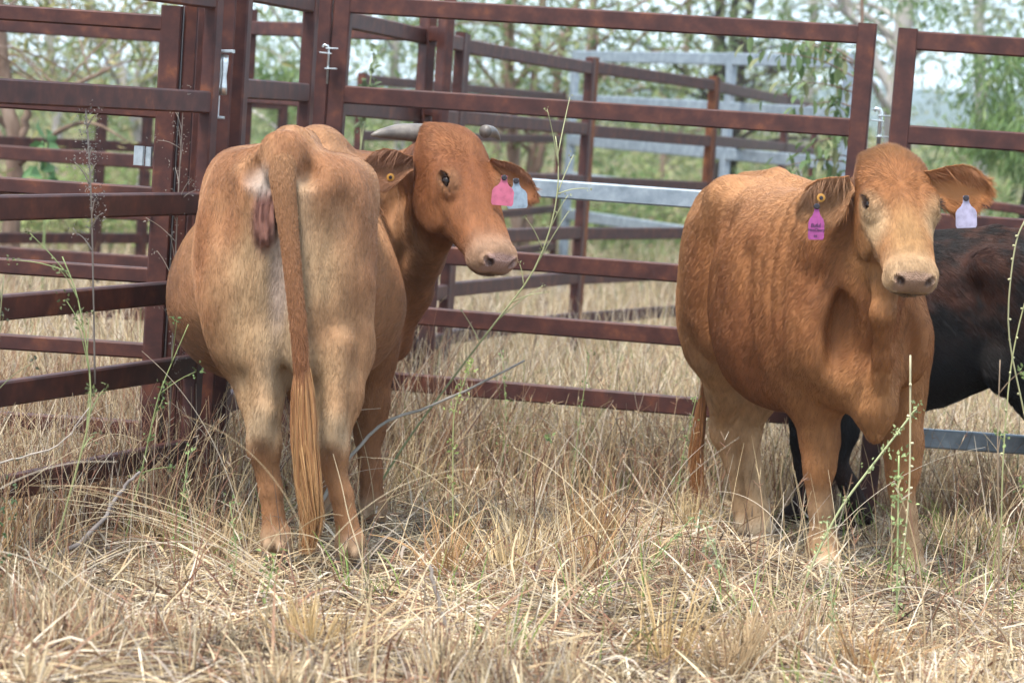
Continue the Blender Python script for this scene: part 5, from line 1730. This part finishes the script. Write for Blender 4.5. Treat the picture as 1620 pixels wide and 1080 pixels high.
# ------------------------------------------------------------ eucalypts, regrowth and far country
BARKP = noise_mat('pale_gum_bark', [(.3, (.20, .175, .16)), (.5, (.33, .30, .275)), (.7, (.46, .425, .39))], 5, rough=.8, spec=.2, stretch=(1, 1, .35), bump=.3, bscale=20, bdist=.01)
BARKB = noise_mat('brown_stringy_bark', [(.3, (.11, .07, .052)), (.5, (.20, .135, .10)), (.7, (.30, .22, .17))], 9, rough=.95, spec=.1, stretch=(1, 1, .2), bump=.8, bscale=30, bdist=.02)
BARKD = noise_mat('dark_ironbark', [(.3, (.02, .015, .013)), (.55, (.06, .05, .045)), (.75, (.12, .10, .09))], 12, rough=.95, spec=.1, stretch=(1, 1, .15), bump=1.0, bscale=25, bdist=.03)
GUML = attr_mat('gum_leaf', rough=.5, spec=.35, translucent=.35)

def leaf_cloud(C, n_each, spread, ln, wd, cols, drop=.7, seed=0):
    """many drooping narrow leaves: two triangles each (a bent kite)"""
    R = np.random.default_rng(seed)
    C = np.asarray(C, float)
    n = len(C) * n_each
    P = np.repeat(C, n_each, 0) + R.normal(0, 1, (n, 3)) * np.asarray(spread)
    D = R.normal(0, 1, (n, 3)); D[:, 2] = D[:, 2] * .5 - drop
    D /= np.linalg.norm(D, axis=1)[:, None]
    S = np.cross(D, R.normal(0, 1, (n, 3))); S /= np.linalg.norm(S, axis=1)[:, None]
    U = np.cross(S, D)
    l = ln * (.5 + R.random((n, 1))); w = wd * (.6 + .7 * R.random((n, 1)))
    V = np.stack([P, P + D * l * .45 + S * w * .5, P + D * l + U * l * .15, P + D * l * .45 - S * w * .5], 1).reshape(-1, 3)
    i = np.arange(n) * 4
    F = np.stack([i, i + 1, i + 2, i + 3], -1)
    cols = np.asarray(cols, float)
    ci = R.integers(0, len(cols), len(C))
    cc = 1.5 * cols[np.repeat(ci, n_each)] * (.65 + .7 * R.random((n, 1)))
    odd = R.random(n) < .12
    cc[odd] = cols[R.integers(0, len(cols), odd.sum())] * 1.2
    return V, F, np.repeat(cc, 4, 0)

OLIVE = [(.098, .138, .048), (.135, .165, .065), (.070, .105, .040), (.17, .185, .085)]
GREEN = [(.095, .150, .050), (.13, .19, .065), (.070, .115, .040), (.17, .21, .085)]
GREY = [(.11, .15, .075), (.14, .18, .09), (.09, .125, .06), (.18, .195, .11)]
YEL = [(.19, .18, .07), (.13, .15, .055), (.24, .20, .09), (.10, .12, .045)]

def tree(label, x, y, trunks, bark, crown, cols, leaf=(.12, .029), n_each=18, name='gum_tree', seed=0, group='gum trees beyond the yards', spread=.32, drop=.7, branch_n=9, crown_z=(1.6, 6.0), crown_r=1.7, low=()):
    """trunks: list of point lists (relative, from the ground); crown: number of leaf clumps; low: extra clump centres (dx,dy,z)"""
    R = np.random.default_rng(seed)
    g = float(gz(x, y)) - .05
    root = empty(name, (x, y, g))
    tag(root, label, 'tree', group)
    ends = []
    for pts, r0, r1 in trunks:
        P = bez(pts, 26)
        P[2:-1] += R.normal(0, .012, P[2:-1].shape) * [1, 1, 0]
        mb_ = MB(); mb_.tube(P, np.linspace(r0, r1, len(P)) * (1 + .06 * R.normal(0, 1, len(P))), 10, True)
        link('trunk', mb_.mesh('trunk'), bark, root)
        for b in range(branch_n):
            u = .35 + .62 * R.random()
            j = int(u * (len(P) - 1))
            p = P[j]
            a = R.uniform(0, 2 * np.pi)
            l = (.6 + 1.2 * R.random()) * crown_r * .55
            e = p + np.array([math.cos(a) * l, math.sin(a) * l, l * (.15 + .7 * R.random())])
            q = bez([p, (p + e) / 2 + [0, 0, .12 * l], e, e + np.array([math.cos(a) * .3, math.sin(a) * .3, -.15])], 10)
            r = np.interp(u, [0, 1], [r0, r1])
            mb_ = MB(); mb_.tube(q, np.linspace(r * .42, .006, 10), 6, True)
            link('limb', mb_.mesh('limb'), bark, root)
            ends.append(q[-1]); ends.append(q[-4]); ends.append((q[-1] + q[-4]) / 2)
    ends = np.array(ends)
    C = ends[R.integers(0, len(ends), crown)] + R.normal(0, .28, (crown, 3))
    if len(low):
        C = np.concatenate([C, np.array(low, float)])
    V, F, cc = leaf_cloud(C, n_each, (spread, spread, spread * .8), leaf[0], leaf[1], cols, drop, seed)
    o = link('crown', np_mesh('crown', V, F, False, cc), GUML, root)
    return root

def scat(n, cx, cy, cz, rx, ry, rz, seed):
    R = np.random.default_rng(seed)
    p = R.normal(0, .5, (n, 3))
    return np.array([cx, cy, cz]) + p * [rx, ry, rz]

# x of a picture column at distance y (the trees' own places were measured this way)
def px(col, y):
    return (col - 810) / 4500.0 * y

tree('tall pale-barked gum with smooth trunk just right of the back panel\'s end', px(1388, 27), 27, [([(0, 0, 0), (.03, 0, 1.2), (.0, 0, 2.3), (.06, 0, 3.4), (.2, 0, 6.5)], .12, .06), ([(.0, 0, 2.05), (-.30, .1, 2.55), (-.75, .2, 3.3), (-1.2, .3, 4.4)], .055, .025)],
     BARKP, 150, GREY, seed=1, low=scat(26, .75, 0, 2.9, .7, .6, .5, 3))
tree('slender white gum trunk seen through the back panel near the horn', px(607, 34), 34, [([(0, 0, 0), (.06, 0, 1.3), (-.10, 0, 2.4), (-.16, 0, 4.2), (0, 0, 7)], .075, .04)], BARKP, 130, OLIVE, seed=2, low=np.concatenate([scat(40, -.3, 0, 2.2, .9, .8, .6, 5), scat(22, .5, 0, 2.5, .5, .6, .3, 6)]))
tree('brown-barked gum with several stems behind the receding fence', px(795, 26), 26, [([(0.02, 0, 0), (.05, 0, .8), (-.03, 0, 1.5), (-.12, 0, 2.2), (-.1, 0, 5)], .075, .04), ([(.10, 0, 0), (.16, .1, .9), (.18, .1, 1.6), (.10, .1, 2.4), (.5, .2, 5)], .06, .03), ([(.12, .1, .9), (.30, .1, 1.6), (.36, .1, 2.3), (.9, .2, 4.5)], .05, .025)],
     BARKB, 110, OLIVE, seed=3, low=np.concatenate([scat(22, .0, 0, 2.3, .9, .8, .5, 7), scat(14, .35, 0, 1.85, .5, .6, .3, 8)]), branch_n=6)
tree('thin grey-brown gum stem left of the galvanised gate', px(898, 25), 25, [([(0, 0, 0), (.04, 0, .9), (.08, 0, 1.6), (.0, 0, 2.5), (.1, 0, 5)], .05, .03)], BARKB, 70, OLIVE, seed=4, low=scat(18, .1, 0, 2.3, .7, .6, .5, 9))
tree('dark gum with three upright stems above the galvanised gate', px(1118, 30), 30, [([(0, 0, 0), (.02, 0, 1.2), (-.06, 0, 2.2), (-.2, 0, 5)], .09, .05), ([(.05, 0, .8), (.08, 0, 1.8), (.04, 0, 2.6), (.1, 0, 5)], .07, .04), ([(.08, 0, .9), (.16, 0, 1.8), (.15, 0, 2.6), (.5, 0, 5)], .07, .04)],
     BARKD, 110, OLIVE, seed=5, low=scat(30, -.6, 0, 2.1, 1.1, .8, .6, 10))
tree('dark ironbark with weeping pale green foliage at the right edge', px(1612, 21), 21, [([(-.06, 0, 0), (-.03, 0, .8), (.04, 0, 1.5), (.08, 0, 2.4), (.15, 0, 6)], .085, .05)], BARKD, 90, GREEN, seed=6, leaf=(.13, .016),
     low=np.concatenate([scat(34, -.33, -.2, 1.75, .26, .4, .30, 11), scat(22, -.20, -.2, 2.25, .4, .4, .25, 12), scat(16, .05, -.2, 1.5, .2, .3, .3, 13)]), drop=1.3, spread=.10, n_each=40)
tree('dark brown leaning trunk at the left edge behind the rails', px(6, 19), 19, [([(.03, 0, 0), (.0, 0, .7), (.02, 0, 1.15), (-.08, 0, 1.6), (-.4, 0, 3.4)], .065, .045), ([(.02, 0, 1.2), (.10, 0, 1.55), (.34, 0, 1.60), (.6, 0, 1.75)], .03, .012)], BARKB, 60, YEL, seed=7, low=scat(30, .6, .5, 2.2, .8, .6, .4, 14))
tree('olive gum with crooked grey branches above the left panel', px(190, 28), 28, [([(.2, 0, 0), (.10, 0, 1.1), (-.1, 0, 1.75), (-.55, 0, 2.6), (-1.0, 0, 4.5)], .06, .03), ([(.12, 0, 1.2), (.0, .1, 1.9), (.1, .1, 2.6), (.4, .1, 4.5)], .04, .02)], BARKP, 60, YEL, seed=8, low=np.concatenate([scat(48, -.3, 0, 2.1, 1.1, .8, .6, 15), scat(20, .3, 0, 1.75, .6, .6, .3, 16)]))
tree('olive-brown gum far left behind the rails', px(60, 33), 33, [([(0, 0, 0), (.1, 0, 1.3), (-.1, 0, 2.4), (.1, 0, 5)], .07, .04)], BARKP, 80, YEL, seed=9, low=np.concatenate([scat(46, .0, 0, 2.3, 1.2, .8, .7, 17)]))
tree('weeping bright green gum seen through the man gate', px(440, 24), 24, [([(.1, .4, 0), (.15, .4, 1.1), (.05, .4, 2.2), (.1, .4, 5)], .05, .03)], BARKP, 70, GREEN, seed=10, leaf=(.12, .016), low=np.concatenate([scat(34, -.02, 0, 1.80, .45, .5, .30, 18), scat(20, .1, 0, 2.3, .6, .5, .3, 19)]), drop=1.2, spread=.12, n_each=34)
tree('olive gum with dense crown behind the galvanised gate', px(1020, 38), 38, [([(0, 0, 0), (.1, 0, 1.3), (.3, 0, 2.4), (.2, 0, 5)], .07, .04)], BARKB, 90, OLIVE, seed=11, low=np.concatenate([scat(80, .1, 0, 2.25, 1.5, .9, .75, 20)]))
tree('grey-green gum branch canopy at the top right', px(1480, 34), 34, [([(.6, 1, 0), (.5, 1, 2), (.3, 1, 4), (.4, 1, 7)], .10, .05)], BARKP, 130, GREY, seed=12, low=scat(20, -.5, 0, 3.25, .9, .6, .25, 21))
tree('distant olive gum between the white trunk and the twin posts', px(660, 46), 46, [([(0, 0, 0), (.1, 0, 2), (0, 0, 5)], .08, .04)], BARKB, 90, OLIVE, seed=13, low=scat(40, .2, 0, 2.8, .9, .8, .5, 22))
tree('distant olive gum above the horned cow\'s head', px(760, 42), 42, [([(0, 0, 0), (.1, 0, 2), (0, 0, 5)], .08, .04)], BARKB, 90, OLIVE, seed=14, low=scat(46, .2, 0, 2.9, 1.4, .8, .4, 23))
tree('tall olive gum right of the three dark stems', px(1240, 40), 40, [([(0, 0, 0), (.1, 0, 2), (0, 0, 5.5)], .09, .05)], BARKP, 120, OLIVE, seed=15, low=scat(50, .0, 0, 2.6, 1.2, .8, .6, 24))

tree('pale gum standing past the right edge of the yard', px(1800, 32), 32, [([(0, 0, 0), (.1, 0, 2), (0, 0, 5.5)], .09, .05)], BARKP, 120, OLIVE, seed=16, low=scat(50, .0, 0, 2.6, 1.2, .8, .6, 25))
tree('brown gum past the left edge of the yard', px(-180, 30), 30, [([(0, 0, 0), (.1, 0, 2), (0, 0, 5.5)], .09, .05)], BARKB, 120, YEL, seed=17, low=scat(50, .0, 0, 2.3, 1.2, .8, .6, 26))
# the leafy sapling just beyond the receding fence: leaves big enough to pick apart are parts
def sapling():
    R = np.random.default_rng(5)
    x, y = px(1348, 14.2), 14.2
    g = float(gz(x, y)) - .05
    root = empty('gum_sapling', (x, y, g))
    tag(root, 'leafy young gum sapling with broad green leaves behind the back panel', 'sapling')
    stem = bez([(.02, 0, 0), (.03, 0, .8), (.02, 0, 1.25), (-.02, 0, 1.7), (-.055, 0, 2.0), (-.10, 0, 2.5)], 24)
    mb_ = MB(); mb_.tube(stem, np.linspace(.016, .007, 24), 8, True)
    link('trunk', mb_.mesh('trunk'), BARKB, root)
    cent = []
    ends = [(-.16, -.02, 1.60), (-.30, -.05, 1.52), (-.42, -.05, 1.40), (-.22, 0, 1.45), (-.34, .03, 1.70), (-.48, 0, 1.62), (-.50, -.04, 1.96), (-.36, 0, 2.02), (-.22, .02, 1.98), (-.40, .0, 1.28), (-.30, -.05, 1.22), (-.14, 0, 1.80), (-.58, 0, 2.04), (-.46, .03, 1.80)]
    for k, e in enumerate(ends):
        e = np.array(e)
        j = int(np.clip((e[2] - .15) / 2.5, 0, 1) * 23)
        p = stem[j]
        q = bez([p, (p + e) / 2 + [0, 0, .05], e], 9)
        mb_ = MB(); mb_.tube(q, np.linspace(.005, .0018, 9), 6, True)
        link('limb', mb_.mesh('limb'), BARKB, root)
        for t in range(18):
            cent.append(q[3 + t % 6] + R.normal(0, .045, 3))
    metas = []
    for v in range(4):
        V, F3, F4 = leaf_vf(np.zeros(3), np.array([1.0, 0, -.15 * v]), np.array([0, 0, 1.0]), .085, .032, .22)
        me = MB().add(V, F3, F4, col=[(.13, .19, .075), (.18, .24, .10), (.10, .155, .06), (.22, .23, .11)][v]).mesh('leaf')
        me.materials.append(GUML)
        metas.append(me)
    for c in cent:
        o = link('leaf', metas[R.integers(0, 4)], None, root)
        d = Vector((R.normal(-.3, .6), R.normal(-.1, .5), R.normal(-.75, .4)))
        o.location = c
        o.rotation_euler = (d.to_track_quat('X', 'Z') @ Vector((0, 0, 0)).to_track_quat('X', 'Z')).to_euler() if False else d.to_track_quat('X', 'Z').to_euler()
        s_ = R.uniform(.6, 1.25)
        o.scale = (s_, s_, s_)
sapling()

# regrowth shrubs
def shrub(label, x, y, rx, rz, cols, n, seed, leaf=(.10, .03), n_each=30):
    R = np.random.default_rng(seed)
    g = float(gz(x, y)) - .05
    root = empty('shrub', (x, y, g)); tag(root, label, 'shrub', 'green regrowth beyond the yards')
    C = []
    for k in range(7):
        a = R.uniform(0, 2 * np.pi); rr = rx * R.uniform(.15, .9)
        e = np.array([math.cos(a) * rr, math.sin(a) * rr * .7, rz * R.uniform(.6, 1.0)])
        q = bez([(0, 0, 0), e * [.4, .4, .5], e], 8)
        mb_ = MB(); mb_.tube(q, np.linspace(.018, .005, 8), 5, True)
        link('stem', mb_.mesh('stem'), BARKB, root)
        C += [q[3], q[4], q[5], q[6], q[7]]
    C = np.array(C)
    C = C[R.integers(0, len(C), n)] + R.normal(0, 1, (n, 3)) * [rx * .28, rx * .28, rz * .16]
    C[:, 2] = np.abs(C[:, 2])
    V, F, cc = leaf_cloud(C, n_each, (.16, .16, .12), leaf[0], leaf[1], cols, .4, seed)
    link('foliage', np_mesh('foliage', V, F, False, cc), GUML, root)

YG = [(.15, .185, .060), (.19, .21, .08), (.11, .15, .05), (.22, .215, .10)]
SH = [('pale green shrub at far left behind the rails', 40, 27, .9, .95, YG), ('yellow-green shrub left of the dead weed plume', 120, 24, .7, .8, YG), ('green shrub behind the corner posts', 250, 30, 1.0, 1.0, YG), ('dense green shrub seen through the man gate', 410, 32, .9, 1.25, GREEN),
      ('olive shrub below the white gum trunk', 580, 30, .9, 1.15, YG), ('green shrub behind the horned cow\'s ear', 690, 33, 1.0, 1.1, YG), ('low green shrub behind the multi-stemmed gum', 830, 34, 1.1, 1.05, YG), ('bright green shrub behind the galvanised gate', 960, 31, 1.0, 1.05, GREEN),
      ('olive shrub at the right of the galvanised gate', 1080, 34, 1.1, 1.2, YG), ('green shrub behind the sapling', 1200, 29, .9, 1.0, YG), ('bushy green shrub behind the drop pin', 1395, 22, .62, 1.12, GREEN), ('round olive bush left of the hills in the right panel', 1450, 25, .45, 1.25, OLIVE),
      ('wide pale green thicket behind the right panel', 1530, 28, 1.1, 1.10, YG), ('grassy yellow-green shrub at the right edge', 1610, 25, .8, .95, YG), ('low leafy shrub under the right panel\'s second rail', 1560, 17, .5, .62, YG), ('green bush behind the pale gum trunk', 1330, 31, .9, 1.3, YG)]
for i, (lb, c_, y_, rx, rz, cl) in enumerate(SH):
    shrub(lb, px(c_, y_), y_, rx, rz, cl, 70, 60 + i)
# broad-leaved green plant behind the left rails
weed('broad-leaved bright green plant behind the left rails', [(px(62, 17), 17, -.2), (px(60, 17), 17, .5), (px(55, 17), 17, 1.06)], .01, .006, (.2, .22, .1), (.2, .28, .1), clusters=(.8, .9, 1.0), leaf_col=(.09, .20, .06), lsize=.16, seed=51, leaf_n=4, spread=.05)

# a far-off wood that reads as one mass, on both sides and behind
def far_woods():
    R = np.random.default_rng(77)
    n = 1500
    y = R.uniform(48, 130, n)
    x = R.uniform(-1, 1, n) * (8 + y * .32)
    hmax = .75 + .003 * y + .9 * fnoise(np.stack([x * .6, y * .3, 0 * x], -1), .25, 2, 81) - .012 * x
    z = R.random(n) ** .8 * hmax
    C = np.stack([x, y, z - .3], -1)
    V, F, cc = leaf_cloud(C, 46, (.75, .75, .45), .24, .09, [(.12, .145, .06), (.15, .165, .07), (.085, .11, .045), (.19, .18, .085)], .3, 78)
    o = link('far_woods', np_mesh('far_woods', V, F, False, cc), GUML)
    tag(o, kind='stuff')
far_woods()

# distant hills
def hills():
    hm = noise_mat('wooded_hills', [(.3, (.030, .045, .022)), (.6, (.055, .07, .032)), (.8, (.10, .10, .05))], .012, rough=.95, spec=.05, detail=8)
    for k, (dist, base, grow, amp, seed) in enumerate(((1050, .0062, .066, .0045, 3), (1450, .0112, .076, .005, 9))):
        a = np.linspace(-.9, .9, 160)
        r = np.linspace(0, 1, 14)
        V = []
        for ri in r:
            d = dist + ri * 300
            x = np.sin(a) * d; y = np.cos(a) * d
            el = base + grow * np.clip(a + .047, -.05, .30) + amp * (fnoise(np.stack([a * 16, np.full_like(a, seed), 0 * a], -1), 1.0, 4, seed) * 2 - 1)
            h = el * dist * math.sin(min(1, ri * 1.2) * math.pi / 2) * (1 - .2 * ri)
            h = h + 5 * fnoise(np.stack([a * 70, np.full_like(a, ri * 9), 0 * a], -1), 1, 2, seed)
            V.append(np.stack([x, y, h - 4], -1))
        V = np.concatenate(V)
        i = np.arange(14 * 160).reshape(14, 160)
        F = np.stack([i[:-1, :-1], i[:-1, 1:], i[1:, 1:], i[1:, :-1]], -1).reshape(-1, 4)
        o = link('hills', np_mesh('hills', V, F), hm)
        tag(o, kind='structure')
hills()

# air between here and the hills
def air():
    bm = bmesh.new()
    bmesh.ops.create_cube(bm, size=1.0)
    me = bpy.data.meshes.new('haze'); bm.to_mesh(me); bm.free()
    m = bpy.data.materials.new('haze'); m.use_nodes = True
    m.node_tree.nodes.clear()
    o_ = m.node_tree.nodes.new('ShaderNodeOutputMaterial')
    v = m.node_tree.nodes.new('ShaderNodeVolumePrincipled')
    v.inputs['Density'].default_value = HAZE
    v.inputs['Color'].default_value = (.72, .85, 1.0, 1)
    v.inputs['Anisotropy'].default_value = 0.2
    m.node_tree.links.new(v.outputs['Volume'], o_.inputs['Volume'])
    o = link('haze', me, m)
    o.scale = (4000, 4000, 112)
    o.location = (0, 0, 112 / 2 - 8)
    tag(o, kind='stuff')
HAZE = 0.00040
air()
